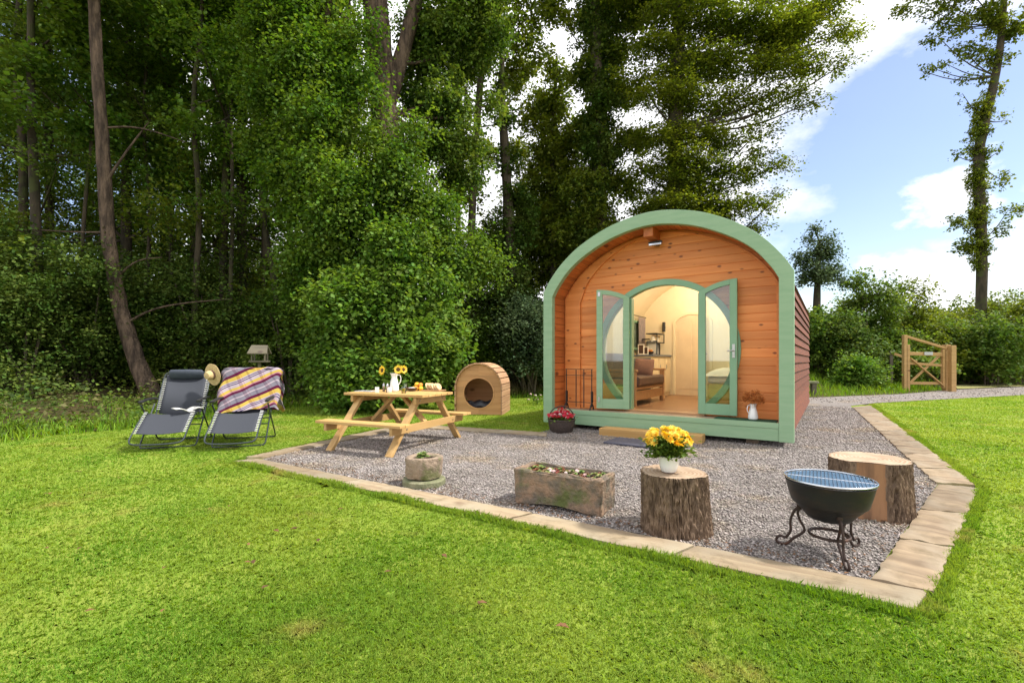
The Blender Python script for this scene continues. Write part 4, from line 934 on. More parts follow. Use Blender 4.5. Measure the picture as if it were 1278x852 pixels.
# ------------------------------------------------------------------ stone pot and trough
sp = Vector((-.78, 4.15, 0))
ms = thing('stone_disc', 'flat round greenish stone under the hollowed stone planter', 'stone base', sp)
MB().lathe([(.178, 0), (.186, .02), (.184, .055), (.172, .066), (0, .066)], 48, wob=.05, seed=4).build('slab', m_mill, ms, smooth=True)
po = thing('stone_planter', 'rough round hollowed stone planter with a small green succulent', 'stone planter', sp + Vector((.0, .0, .066)))
m = MB().lathe([(.10, 0), (.142, .012), (.152, .05), (.154, .12), (.160, .165), (.158, .185), (.148, .192), (.118, .190), (.10, .175), (.09, .13), (0, .13)], 72)
for i, vx in enumerate(m.v):
    if i < 72 * 8:
        p = Vector(vx); k_ = 1 + .10 * mnoise.noise(p * 9 + Vector((3, 1, 2))) + .05 * mnoise.noise(p * 26); m.v[i] = (p.x * k_, p.y * k_, p.z * (1 + .03 * mnoise.noise(p * 7)))
m.build('body', m_stone, po, smooth=True)
MB().lathe([(.095, .150), (.05, .155), (0, .157)], 24, wob=.1).build('soil', m_peat, po, smooth=True)
def rosettes(pts, rad, mat, name, parent, np_=9):
    V_ = []
    for c_ in pts:
        rr = rad * random.uniform(.6, 1.3)
        for ring in range(3):
            for i in range(np_ - ring * 2):
                a = 2 * PI * i / (np_ - ring * 2) + ring * .4; d_ = Vector((math.cos(a), math.sin(a), 0)); s_ = Vector((-d_.y, d_.x, 0)); up = .25 + ring * .45; L_ = rr * (1 - .25 * ring)
                b0 = Vector(c_); tip = b0 + d_ * L_ * (1 - .25 * ring) + Vector((0, 0, L_ * up)); mid = b0.lerp(tip, .6); V_ += [b0, mid + s_ * L_ * .25, tip, mid - s_ * L_ * .25]
    return raw(name, V_, 4, mat, parent)
rosettes([(-.03 + random.gauss(0, .026), random.gauss(0, .03), .17 + random.uniform(0, .035)) for _ in range(16)], .036, m_sucG, 'succulent', po)
tr0 = Vector((0.005, 3.60, 0)); tr1 = Vector((.625, 3.235, 0)); td = tr1 - tr0; trz = math.atan2(td.y, td.x)
tr = thing('stone_trough', 'long rough sandstone trough planted with small succulents', 'stone trough', tr0, trz)
Lx, Ly, Hh = td.length, .30, .275
def rough_box(Lx, Ly, H, seed, n=(48, 20, 18), wall=.045, deep=.07):
    bm = bmesh.new(); 
    def P(a, b, c):
        # a,b,c in 0..1 -> rounded block
        x_, y_, z_ = a * Lx, b * Ly, c * H; return Vector((x_, y_, z_))
    vs_ = {}; fs_ = []
    nx_, ny_, nz_ = n
    def vert(p):
        k_ = (round(p.x, 5), round(p.y, 5), round(p.z, 5))
        if k_ not in vs_: vs_[k_] = len(vs_)
        return vs_[k_]
    def patch(o, du, dv, a, b):
        for i in range(a):
            for j in range(b): fs_.append(tuple(vert(o + du * (q[0] / a) + dv * (q[1] / b)) for q in ((i, j), (i + 1, j), (i + 1, j + 1), (i, j + 1))))
    X_, Y_, Z_ = Vector((Lx, 0, 0)), Vector((0, Ly, 0)), Vector((0, 0, H)); O = Vector((0, 0, 0))
    patch(O, X_, Z_, nx_, nz_); patch(Y_, X_, Z_, nx_, nz_); patch(O, Y_, Z_, ny_, nz_); patch(X_, Y_, Z_, ny_, nz_)
    # rim and cavity: top grid with sunken middle
    base = len(fs_); patch(Z_, X_, Y_, nx_, ny_)
    out = []
    for k_ in vs_:
        p = Vector(k_)
        if p.z >= H - 1e-4 and wall < p.x < Lx - wall and wall < p.y < Ly - wall: p.z = H - deep
        q = p.copy(); nz1 = mnoise.noise(p * 8 + Vector((seed, 0, 0))) * .012 + mnoise.noise(p * 24 + Vector((0, seed, 0))) * .006
        ex = min(p.x, Lx - p.x) < 1e-4; ey = min(p.y, Ly - p.y) < 1e-4; ez = p.z >= H - 1e-4; eb = p.z < 1e-4
        c_ = Vector((Lx / 2, Ly / 2, H / 2)); 
        if ex: q.x += nz1 * (1 if p.x > c_.x else -1)
        if ey: q.y += nz1 * (1 if p.y > c_.y else -1)
        if ez: q.z += nz1
        # round corners
        rd = .018
        if (ex and ey) or (ex and ez) or (ey and ez) or (eb and (ex or ey)): q = q + (c_ - q).normalized() * rd
        # sagging, uneven underside
        if p.z < .07: t_ = 1 - p.z / .07; q.z = max(0, q.z) + (.035 * t_ * max(0, math.sin(p.x / Lx * PI)) ** 2 if 0 < p.x < Lx else 0)
        if ey or ex: pass
        # bottom a bit narrower
        f = .955 + .045 * min(1, p.z / H); q.x = c_.x + (q.x - c_.x) * f; q.y = c_.y + (q.y - c_.y) * f
        out.append(q)
    return MB().add(out, fs_)
rough_box(Lx, Ly, Hh, 5).build('block', m_stone2, tr, smooth=True)
MB().box(.04, Lx - .04, .04, Ly - .04, Hh - .08, Hh - .035).build('soil', m_peat, tr)
rosettes([(random.uniform(.06, Lx - .08), random.uniform(.05, Ly - .05), Hh - .032 + random.uniform(0, .01)) for _ in range(75)], .024, m_sucR, 'red_succulents', tr)
rosettes([(random.uniform(.06, Lx - .08), random.uniform(.05, Ly - .05), Hh - .030 + random.uniform(0, .014)) for _ in range(40)], .024, m_sucG, 'green_succulents', tr)
petals_cluster([Vector((random.uniform(.06, Lx - .08), random.uniform(.06, Ly - .06), Hh - .01)) for _ in range(9)], .018, 6, m_petW, 'pale_blossoms', tr)

# ------------------------------------------------------------------ picnic table
TRZ = R(-24.5); tb = thing('picnic_table', 'pale pine picnic table with attached benches on the gravel', 'picnic table', (-1.495, 6.19, 0), TRZ)
TL, TH, TW = .62, .685, .35
m = MB()
for k_ in range(5): y_ = -TW + k_ * (2 * TW / 5) + .004; m.box(-TL, TL, y_, y_ + 2 * TW / 5 - .008, TH - .032, TH)
m.build('tabletop', m_table, tb, bevel=.004)
for s in (-1, 1):
    m = MB(); y0, y1 = sorted((s * .585, s * .80)); w_ = (y1 - y0) / 2
    for k_ in range(2): m.box(-TL - .02, TL + .02, y0 + k_ * w_ + .003, y0 + (k_ + 1) * w_ - .003, .34, .372)
    m.build('bench', m_table, tb, bevel=.004)
for e in (-1, 1):
    xe = e * .45
    for s in (-1, 1):
        m = MB(); m.bar((xe, s * .19, TH - .034), (xe, s * .76, .0), .042, .088, up=(1, 0, 0)); 
        # cut foot flat by adding nothing; slightly sink
        m.build('leg', m_tableY, tb, bevel=.003)
    MB().bar((xe + e * .046, -.78, .295), (xe + e * .046, .78, .295), .040, .088).build('bench_support', m_tableY, tb, bevel=.003)
    MB().bar((xe + e * .046, -.33, TH - .076), (xe + e * .046, .33, TH - .076), .040, .082).build('top_batten', m_tableY, tb, bevel=.003)
    MB().bar((xe - .02 * e, 0, .30), (0.06 * e, 0, TH - .04), .040, .075, up=(0, 1, 0)).build('brace', m_table, tb, bevel=.003)
    mm = MB()
    for s in (-1, 1):
        for z_, yy in ((.295, .51 * s), (TH - .076, .25 * s)): mm.tube([(xe + e * .066, yy, z_), (xe + e * .072, yy, z_)], .010, 6)
    mm.build('bolt', m_brass, tb)
def tw(x_, y_, z_=TH): return Matrix.Translation((-1.43, 6.18, 0)) @ Matrix.Rotation(TRZ, 4, 'Z') @ Vector((x_, y_, z_))
# things on the table
def at_px(px_, py_): return G(px_, py_, TH + .001)
jl = at_px(492, 488.5); jl.z = TH; jug('flower_jug', 'tall white jug of sunflowers on the picnic table', jl, R(200), .245, .062)
def sunflower(loc, top, face, r, label, group):
    t = thing('sunflower', label, 'sunflower', loc, 0, group); d = Vector(top) - Vector(loc); f = Vector(face).normalized()
    MB().tube(chaikin([(0, 0, 0), d * .5 + Vector((0, 0, .03)), d - f * .02, d], 2), .004, 6).build('stem', m_leafA, t, smooth=True)
    e1 = f.orthogonal().normalized(); e2 = f.cross(e1); V_ = []
    for ring in range(2):
        for i in range(18):
            a = 2 * PI * (i + ring * .5) / 18 + random.uniform(-.06, .06); q = e1 * math.cos(a) + e2 * math.sin(a); s_ = q.cross(f); rr = r * random.uniform(.88, 1.08) * (1 - ring * .12)
            b0 = d + q * r * .34; tip = d + q * rr + f * r * (.05 + .12 * ring); mid = b0.lerp(tip, .5) + f * r * .05; V_ += [b0, mid + s_ * r * .13, tip, mid - s_ * r * .13]
    raw('petals', V_, 4, m_petY, t)
    m = MB(); vs_ = [d + f * r * .12]; 
    for q_, h_ in ((.25, .10), (.42, 0.02)): vs_ += [d + (e1 * math.cos(a) + e2 * math.sin(a)) * r * q_ + f * r * h_ for a in np.linspace(0, 2 * PI, 20, endpoint=False)]
    fs_ = [(0, 1 + i, 1 + (i + 1) % 20) for i in range(20)] + [(1 + i, 21 + i, 21 + (i + 1) % 20, 1 + (i + 1) % 20) for i in range(20)]
    m.add(vs_, fs_).build('seed_disc', m_seed, t, smooth=True)
js = jl + Vector((0, 0, .12))
gp = 'sunflowers in the white table jug'
sunflower(js, W(477, 462, jl.y), (-.62, -.78, .1), .07, 'sunflower turned to the left, leftmost in the white jug', gp)
sunflower(js, W(497, 461, jl.y - .02), (.0, -1, .15), .066, 'sunflower facing forward above the white jug', gp)
sunflower(js, W(503.5, 461, jl.y + .05), (.75, -.7, .1), .062, 'sunflower turned to the right above the white jug', gp)
def small(name, label, cat, px_, py_, parts, group=None):
    t = thing(name, label, cat, G(px_, py_, TH + .001), TRZ, group); t.location.z = TH + .0005
    for nm_, prof, mt_, n_ in parts: MB().lathe(prof, n_).build(nm_, mt_, t, smooth=True)
    return t
mg = small('white_mug', 'plain white square mug at the left of the sunflower jug', 'mug', 470.5, 489.5, [('body', [(.034, 0), (.036, .004), (.036, .07), (.032, .07), (.031, .01), (0, .008)], m_white, 4)])
small('milk_pot', 'small white cream pot tucked beside the base of the sunflower jug', 'pot', 486, 489.5, [('body', [(.024, 0), (.030, .01), (.030, .05), (.024, .065), (.021, .063), (.025, .04), (0, .01)], m_white, 20)])
for q, lb in ((479, 'left one of the two glass and steel salt and pepper mills'), (483.5, 'right one of the two glass and steel salt and pepper mills')):
    small('condiment_mill', lb, 'condiment mill', q, 488.5 if q < 480 else 489.3, [('base', [(.017, 0), (.018, .01), (.016, .05), (.014, .055)], m_glass2 if False else m_bearer, 14), ('cap', [(.014, .056), (.018, .062), (.016, .10), (.007, .11), (.009, .118), (0, .124)], m_brass, 14)], 'salt and pepper mills')
small('juice_glass', 'glass of orange juice in front of the fruit on the picnic table', 'glass', 504, 490.5, [('juice', [(0, .002), (.026, .002), (.029, .060), (0, .060)], m_oj, 18), ('tumbler', [(.028, 0), (.033, .085), (.0322, .085), (.0272, .0015)], m_glass, 18)])
small('water_glass', 'empty clear tumbler just behind the orange juice', 'glass', 506, 487.4, [('tumbler', [(.027, 0), (.031, .10), (.030, .10), (.026, .003), (0, .003)], m_glass, 18)])
small('dark_bowl', 'dark bowl with white food in the middle of the picnic table', 'bowl', 514, 487.8, [('bowl', [(.04, 0), (.065, .02), (.078, .048), (.073, .048), (.06, .025), (0, .012)], m_leather, 24), ('food', [(.066, .036), (.04, .05), (0, .055)], m_white, 20)])
ft = small('fruit_heap', 'pile of orange and red fruit on the picnic table', 'fruit', 521, 487.2, [])
for i, (dx, dy, dz) in enumerate(((-.05, 0, .033), (.02, .02, .033), (.07, -.02, .033), (0.01, -.05, .033), (-.01, 0, .085), (.05, 0, .08))):
    MB().lathe([(0, -.034), (.022, -.027), (.034, 0), (.024, .027), (0, .032)], 14, (dx, dy, dz)).build('fruit', m_redfood if i % 2 else m_oj, ft, smooth=True)
bd = small('bread_board', 'low board of sliced bread at the right end of the table', 'bread', 541, 487.5, [])
MB().box(-.15, .15, -.09, .09, 0, .016).build('board', m_sofaw, bd, bevel=.003)
for i in range(6): MB().lathe([(0, -.008), (.045, -.008), (.052, 0), (.045, .008), (0, .008)], 16).build('slice', m_bread, bd, smooth=True); o = bpy.context.scene.objects[-1]
for i, ch in enumerate([c for c in bd.children if c.name.startswith('slice')]): ch.location = (-.10 + i * .036, random.uniform(-.02, .02), .060); ch.rotation_euler = (0, R(66), random.uniform(-.2, .2))
pm = small('place_mat', 'folded grey newspaper lying flat at the left end of the table', 'newspaper', 458, 488.2, []); MB().box(-.15, .15, -.09, .09, 0, .008).build('sheet', mk('newsprint', (.45, .45, .45), (.2, .2, .2), .9, 60), pm, bevel=.002)
for k_ in range(3): pass

# ------------------------------------------------------------------ kennel
KR = R(-9); kn = thing('dog_kennel', 'barrel roofed wooden dog kennel with a round entrance on the lawn', 'dog kennel', (-.22, 9.46, 0), KR)
KW, KD, KH, KS = .93, .92, 1.03, .55
kc = [(0, 0), (0, KS)] + [(KW / 2 - KW / 2 * math.cos(a), KS + (KH - KS) * math.sin(a)) for a in np.linspace(0, PI, 25)][1:-1] + [(KW, KS), (KW, 0)]
kc = [(u - KW, z) for u, z in kc]; hc = (-KW / 2 - .0, .44); hr = .315
def kspan(z):
    if z <= KS: return -KW, 0
    t = min(1, (z - KS) / (KH - KS)); h_ = KW / 2 * math.sqrt(max(0, 1 - t * t)); return -KW / 2 - h_, -KW / 2 + h_
m = MB(); zed = np.linspace(0, KH, 10)
for za0, zb0 in zip(zed[:-1], zed[1:]):
    sub = np.linspace(za0 + .001, zb0 - .001, 9)
    for pt in (0, 1):
        vs_ = []; ok = False
        for z_ in sub:
            a, b = kspan(z_); h_ = math.sqrt(max(0, hr * hr - (z_ - hc[1]) ** 2))
            q = (a, hc[0] - h_) if pt == 0 else (hc[0] + h_, b); vs_ += [Vector((q[0], 0, z_)), Vector((q[1], 0, z_))]
        k2 = len(vs_); vs_ += [p + Vector((0, .022, 0)) for p in vs_]
        r_ = len(sub); fs_ = []
        for i in range(r_ - 1): a = 2 * i; fs_ += [(a, a + 1, a + 3, a + 2), (k2 + a, k2 + a + 2, k2 + a + 3, k2 + a + 1), (a, a + 2, k2 + a + 2, k2 + a), (a + 1, k2 + a + 1, k2 + a + 3, a + 3)]
        fs_ += [(0, k2, k2 + 1, 1), (2 * r_ - 2, 2 * r_ - 1, k2 + 2 * r_ - 1, k2 + 2 * r_ - 2)]
        m.add(vs_, fs_)
m.build('front_panel', m_ken, kn)
MB().prism(kc, lambda u, z: Vector((u + 0, KD - .02, z)), lambda u, z: Vector((u, KD, z))).build('back_panel', m_ken, kn)
MB().strip([(hc[0] + (hr + .012) * math.cos(a), hc[1] + (hr + .012) * math.sin(a)) for a in np.linspace(0, 2 * PI, 48, endpoint=False)], [(hc[0] + (hr - .012) * math.cos(a), hc[1] + (hr - .012) * math.sin(a)) for a in np.linspace(0, 2 * PI, 48, endpoint=False)], -.008, .03, lambda a, b, c: Vector((a, c, b)), True).build('entrance_trim', m_ken, kn)
m = MB(); path = [(0, .02)]; 
pts_ = [Vector((u, z)) for u, z in kc]; ac = [0]
for a, b in zip(pts_[:-1], pts_[1:]): ac.append(ac[-1] + (b - a).length)
def kat(s):
    for i in range(len(ac) - 1):
        if s <= ac[i + 1] + 1e-6: return pts_[i].lerp(pts_[i + 1], (s - ac[i]) / (ac[i + 1] - ac[i]))
    return pts_[-1]
nk = 21
for i in range(nk):
    a, b = kat(ac[-1] * (i + .05) / nk), kat(ac[-1] * (i + .95) / nk); t_ = (b - a).normalized(); nrm_ = Vector((-t_.y, t_.x)); a2, b2 = a + nrm_ * .030, b + nrm_ * .030; a, b = a + nrm_ * .001, b + nrm_ * .001
    y0, y1 = -.05, KD + .03
    m.add([(a.x, y0, a.y), (b.x, y0, b.y), (b.x, y1, b.y), (a.x, y1, a.y), (a2.x, y0, a2.y), (b2.x, y0, b2.y), (b2.x, y1, b2.y), (a2.x, y1, a2.y)], [(0, 1, 2, 3), (7, 6, 5, 4), (0, 4, 5, 1), (3, 2, 6, 7), (0, 3, 7, 4), (1, 5, 6, 2)])
m.build('roof_slats', m_kenY, kn, bevel=.003)
MB().box(-KW + .02, -.02, .03, KD - .03, .06, .085).build('floor_board', m_ken, kn)
db = thing('dog_bed', 'black padded dog bed inside the kennel', 'dog bed', Matrix.Translation((-.22, 9.46, 0)) @ Matrix.Rotation(KR, 4, 'Z') @ Vector((-KW / 2, .42, .086)), KR)
m = MB(); nn = 40; vs_ = []
for j in range(9):
    for k_ in range(nn): a = 2 * PI * k_ / nn; t = j / 8 * 2 * PI; rr = .30 + .07 * math.cos(t); kx = 1 + .1 * mnoise.noise(Vector((math.cos(a) * 3, math.sin(a) * 3, j * .8))); vs_.append((rr * kx * math.cos(a), rr * .9 * kx * math.sin(a), .075 + .075 * math.sin(t) * kx + .02 * math.sin(a * 7)))
m.add(vs_, [(j * nn + k_, j * nn + (k_ + 1) % nn, ((j + 1)) * nn + (k_ + 1) % nn, (j + 1) * nn + k_) for j in range(8) for k_ in range(nn)]); m.lathe([(.29, .02), (.29, .08), (.1, .10), (0, .1)], 24, wob=.1); m.build('padding', mk('black_padding', (.025, .028, .035), (.04, .042, .05), .5, 8), db, smooth=True)

# ------------------------------------------------------------------ loungers
def lounger(label, loc, rz, head=True):
    t = thing('reclining_chair', label, 'reclining chair', loc, rz, 'reclining garden chairs on the lawn')
    WH = .30  # half width of sling
    K, Ft, Hp, Tp = (-.33, .455), (-.74, .235), (.10, .37), (.50, .93)    # knee, foot, hip, top in (y,z)
    def sl(pts, name, mat, w_=WH, nw=10, sag=.02):
        m = MB(); vs_ = []
        for (y_, z_) in pts:
            for i in range(nw + 1): a = i / nw * 2 - 1; vs_.append((a * w_, y_, z_ - sag * (1 - a * a)))
        m.add(vs_, [(j * (nw + 1) + i, j * (nw + 1) + i + 1, (j + 1) * (nw + 1) + i + 1, (j + 1) * (nw + 1) + i) for j in range(len(pts) - 1) for i in range(nw)])
        o = m.build(name, mat, t, smooth=True); sd_ = o.modifiers.new('thick', 'SOLIDIFY'); sd_.thickness = .004; return o
    seatp = [(p.x, p.y) for p in chaikin([(Ft[0], Ft[1], 0), (K[0], K[1], 0), ((K[0] + Hp[0]) / 2, .39, 0), (Hp[0], Hp[1], 0)], 3)]
    sl(seatp, 'seat_sling', m_greyfab); sl([(Hp[0] + .01, Hp[1] + .03), (.3, .655), (Tp[0] - .02, Tp[1] - .02)], 'back_sling', m_greyfab, sag=.03)
    fr = MB(); X_ = WH + .035
    for s in (-1, 1):
        pass
    # foot loop tube
    loop = chaikin([(-X_, -.10, .40), (-X_, K[0], K[1] - .01), (-X_, Ft[0] - .03, Ft[1] - .02), (-X_, -.86, .15), (-X_ + .06, -.90, .12), (0, -.91, .112), (X_ - .06, -.90, .12), (X_, -.86, .15), (X_, Ft[0] - .03, Ft[1] - .02), (X_, K[0], K[1] - .01), (X_, -.10, .40)], 2)
    fr.tube(loop, .0115, 8); fr.build('seat_tube', m_frame, t, smooth=True)
    bk = chaikin([(-X_, Hp[0], Hp[1] - .01), (-X_, .30, .66), (-X_, Tp[0] - .02, Tp[1] - .04), (-X_ + .05, Tp[0], Tp[1] + .01), (X_ - .05, Tp[0], Tp[1] + .01), (X_, Tp[0] - .02, Tp[1] - .04), (X_, .30, .66), (X_, Hp[0], Hp[1] - .01)], 2)
    MB().tube(bk, .0115, 8).build('back_tube', m_frame, t, smooth=True)
    Xo = X_ + .035
    for s, nm in ((-1, 'front'), (1, 'rear')):
        # two crossing U legs
        if s < 0: u = [(-Xo, .16, .52), (-Xo, -.30, .12), (-Xo, -.42, .02), (-Xo + .08, -.44, .012), (Xo - .08, -.44, .012), (Xo, -.42, .02), (Xo, -.30, .12), (Xo, .16, .52)]
        else: u = [(-Xo - .02, -.30, .54), (-Xo - .02, .26, .10), (-Xo - .02, .36, .02), (-Xo + .06, .38, .012), (Xo - .06, .38, .012), (Xo + .02, .36, .02), (Xo + .02, .26, .10), (Xo + .02, -.30, .54)]
        MB().tube(chaikin(u, 2), .0115, 8).build('leg', m_frame, t, smooth=True)
    m = MB(); m.tube([(-Xo, .02, .32), (Xo, .02, .32)], .009, 6); m.tube([(-Xo, -.16, .26), (Xo, -.16, .26)], .009, 6); m.build('cross_tube', m_frame, t, smooth=True)
    for s in (-1, 1):
        a = chaikin([(s * (Xo + .01), -.36, .575), (s * (Xo + .01), -.30, .585), (s * (Xo + .01), .0, .60), (s * (Xo + .01), .20, .60), (s * (Xo + .01), .26, .575)], 2); m = MB()
        for p, q in zip(a[:-1], a[1:]): m.bar(p, q, .055, .024)
        m.build('armrest', m_arm, t, smooth=False, bevel=.006)
    for s in (-1, 1):
        V = MB()
        for k_ in range(13):
            f = k_ / 12; y_, z_ = Ft[0] + (K[0] - .02 - Ft[0]) * f, Ft[1] + (K[1] - .01 - Ft[1]) * f; V.tube([(s * (WH - .012), y_, z_ + .004), (s * X_, y_ + .008, z_)], .0045, 5)
        V.build('lacing', m_lace, t); V = MB()
        for k_ in range(17):
            f = k_ / 16; y_, z_ = Hp[0] + .04 + (Tp[0] - .06 - Hp[0] - .04) * f, Hp[1] + .08 + (Tp[1] - .08 - Hp[1] - .08) * f; V.tube([(s * (WH - .012), y_ - .006, z_), (s * X_, y_, z_)], .0045, 5)
        V.build('lacing', m_lace, t)
    if head:
        m = MB(); pr = [(.0, -.25), (.045, -.248), (.062, -.225), (.066, 0), (.062, .225), (.045, .248), (0, .25)]
        m.lathe(pr, 18); M1 = Matrix.Translation((0, .435, .905)) @ Matrix.Rotation(R(35), 4, 'X') @ Matrix.Diagonal((1, .7, 1.25, 1)) @ Matrix.Rotation(R(90), 4, 'Y'); m.v = [tuple(M1 @ Vector(p)) for p in m.v]; m.build('pillow', m_pad, t, smooth=True)
    return t
L1, L1R = Vector((-4.47, 6.27, 0)), R(20); L2, L2R = Vector((-3.60, 6.33, 0)), R(18); LSC = (.82, .90, 1.0)
lounger('grey reclining garden chair with padded headrest, straw hat hung on it', L1, L1R).scale = LSC
lounger('grey reclining garden chair with a checked blanket over its back', L2, L2R, False).scale = LSC
# blanket
T2 = Matrix.Translation(L2) @ Matrix.Rotation(L2R, 4, 'Z') @ Matrix.Diagonal((.86, .92, 1.0, 1))
prof = chaikin([(.0, .05, .41), (.0, .17, .56), (0, .36, .84), (0, .44, .985), (0, .50, 1.012), (0, .555, .97), (0, .58, .80), (0, .60, .55), (0, .62, .38)], 3)
me = bpy.data.meshes.new('check_blanket'); vs_ = []; nw = 44; uvs = []
acc2 = [0]
for a, b in zip(prof[:-1], prof[1:]): acc2.append(acc2[-1] + (b - a).length)
for j, p in enumerate(prof):
    f = j / (len(prof) - 1); s_ = acc2[j]
    for i in range(nw + 1):
        a = i / nw * 2 - 1; wd = .44 + .02 * math.sin(j * .5); fall = max(0, abs(a) - .86) / .14
        nz = mnoise.noise(Vector((a * 3.0, s_ * 4, 3))) * .024 + math.sin(a * 9 + s_ * 3) * .007
        x_ = a * wd + .01; y_ = p.y - (.030 if s_ < .72 else -.02) + nz * (1 if s_ < .7 else -1) ; z_ = p.z + nz * .4 - fall * fall * .05
        if s_ < .2: z_ += .07 * (a * .5 + .3) * (1 - s_ / .2)
        vs_.append((x_, y_, z_)); uvs.append((a * .42, s_))
fs_ = [(j * (nw + 1) + i, j * (nw + 1) + i + 1, (j + 1) * (nw + 1) + i + 1, (j + 1) * (nw + 1) + i) for j in range(len(prof) - 1) for i in range(nw)]
me.from_pydata(vs_, [], fs_); ul = me.uv_layers.new(name='UVMap')
for lp_ in me.loops: ul.data[lp_.index].uv = uvs[lp_.vertex_index]
mbk = bpy.data.materials.new('check_wool'); mbk.use_nodes = True; N = mbk.node_tree.nodes; L = mbk.node_tree.links; b = N['Principled BSDF']; b.inputs['Roughness'].default_value = .95; b.inputs['Specular IOR Level'].default_value = .1
uvn = N.new('ShaderNodeUVMap'); uvn.uv_map = 'UVMap'; mpn = N.new('ShaderNodeMapping'); mpn.inputs['Rotation'].default_value = (0, 0, R(-28)); L.new(uvn.outputs[0], mpn.inputs[0]); sx_ = N.new('ShaderNodeSeparateXYZ'); L.new(mpn.outputs[0], sx_.inputs[0])
def stripes(sock, period, stops):
    m1 = N.new('ShaderNodeMath'); m1.operation = 'DIVIDE'; L.new(sock, m1.inputs[0]); m1.inputs[1].default_value = period; m2 = N.new('ShaderNodeMath'); m2.operation = 'FRACT'; L.new(m1.outputs[0], m2.inputs[0])
    cr_ = N.new('ShaderNodeValToRGB'); cr_.color_ramp.interpolation = 'CONSTANT'; e = cr_.color_ramp.elements; e[0].position = 0; e[0].color = (*stops[0][1], 1); e[1].position = stops[1][0]; e[1].color = (*stops[1][1], 1)
    for p_, c_ in stops[2:]: q = e.new(p_); q.color = (*c_, 1)
    L.new(m2.outputs[0], cr_.inputs[0]); return cr_.outputs[0]
wh, pu, ye, pk, gy, dk = (.32, .27, .30), (.075, .010, .035), (.38, .28, .06), (.34, .16, .18), (.15, .14, .17), (.05, .04, .10)
s1 = stripes(sx_.outputs[1], .46, [(0, wh), (.06, dk), (.09, wh), (.13, dk), (.16, wh), (.20, ye), (.34, pu), (.44, gy), (.58, wh), (.62, gy), (.74, pu), (.82, pk), (.86, ye), (.95, wh)])
s2 = stripes(sx_.outputs[0], .30, [(0, (1, 1, 1)), (.25, (.78, .66, .70)), (.40, (1, .95, .95)), (.46, (.95, .75, .78)), (.5, (1, 1, 1)), (.75, (.75, .7, .76)), (.85, (1, 1, 1))])
mx = N.new('ShaderNodeMix'); mx.data_type = 'RGBA'; mx.blend_type = 'MULTIPLY'; mx.inputs[0].default_value = 1; L.new(s1, mx.inputs[6]); L.new(s2, mx.inputs[7]); L.new(mx.outputs[2], b.inputs['Base Color'])
bl = finish(me, 'check_blanket', mbk, smooth=True); bl.matrix_world = T2; sd_ = bl.modifiers.new('thick', 'SOLIDIFY'); sd_.thickness = .008; tag(bl, 'purple yellow and white checked wool blanket draped over a chair back', 'blanket')
# hat
hp = W(265, 467.5, 6.50); ht = thing('straw_hat', 'wide brimmed straw sun hat hung on the corner of a chair headrest', 'straw hat', hp)
hm = Matrix.Rotation(R(-22), 4, 'Z') @ Matrix.Rotation(R(-80), 4, 'X')
m = MB().lathe([(.065, 0), (.10, -.004), (.15, .006), (.152, .010), (.10, 0.0), (.066, .005)], 36, wob=.05); m.v = [tuple(hm @ Vector(p)) for p in m.v]; m.build('brim', m_straw, ht, smooth=True)
m = MB().lathe([(.066, .002), (.063, -.05), (.05, -.085), (.02, -.095), (0, -.095)], 28); m.v = [tuple(hm @ Vector(p)) for p in m.v]; m.build('crown', m_straw, ht, smooth=True)
m = MB().lathe([(.0675, -.004), (.066, -.028)], 28); m.v = [tuple(hm @ Vector(p)) for p in m.v]; m.build('hat_band', m_cushion, ht, smooth=True)
# open magazine on the first lounger's seat
T1 = Matrix.Translation(L1) @ Matrix.Rotation(L1R, 4, 'Z')
mz = thing('open_book', 'open paperback book leaning on the seat of the left chair', 'book', T1 @ Vector((.16, -.20, .44)), L1R + R(30))
for s in (-1, 1):
    m = MB(); vs_ = []
    for j in range(2):
        for i in range(9): t = i / 8; vs_.append((s * t * .15, (j - .5) * .22, .035 * math.sin(t * PI) * .6 + .045 * t))
    m.add(vs_, [(i, i + 1, 10 + i, 9 + i) for i in range(8)]); o = m.build('pages', m_paper if s < 0 else m_paper, mz, smooth=True); sd_ = o.modifiers.new('t', 'SOLIDIFY'); sd_.thickness = .008

# ------------------------------------------------------------------ bird table, gate
bt = thing('bird_table', 'small roofed wooden bird table on a post behind the loungers', 'bird table', (W(324, 450, 9.3).x, 9.3, 0), R(12)); bt.scale = (.78, .78, .985)
MB().bar((0, 0, 0), (0, 0, 1.085), .07, .07).build('post', m_birdroof, bt); MB().box(-.21, .21, -.16, .16, 1.085, 1.12).build('platform', m_birdroof, bt, bevel=.004)
m = MB()
for a in (-.15, .15):
    for b_ in (-.11, .11): m.bar((a, b_, 1.12), (a, b_, 1.29), .03, .03)
m.build('corner_post', m_birdroof, bt)
m = MB()
for s in (-1, 1): m.add([(-.23, s * .20, 1.27), (.23, s * .20, 1.27), (.19, 0, 1.43), (-.19, 0, 1.43), (-.23, s * .20, 1.25), (.23, s * .20, 1.25), (.19, 0, 1.41), (-.19, 0, 1.41)], [(0, 1, 2, 3), (7, 6, 5, 4), (0, 4, 5, 1), (3, 2, 6, 7), (0, 3, 7, 4), (1, 5, 6, 2)])
m.build('roof', m_birdroof, bt)
def gp_(px_, py_): return W(px_, py_, 17.2)
ga0 = G(1130, 488.5); ga1 = G(1181, 488.5)
gt = thing('garden_gate', 'open braced timber field gate standing beside the gravel path', 'gate', ga0, math.atan2(ga1.y - ga0.y, ga1.x - ga0.x)); gl = (ga1 - ga0).length; sc = 17.4 / 585
Z = lambda py_: (488.5 - py_) * ga0.y / 585 - .0
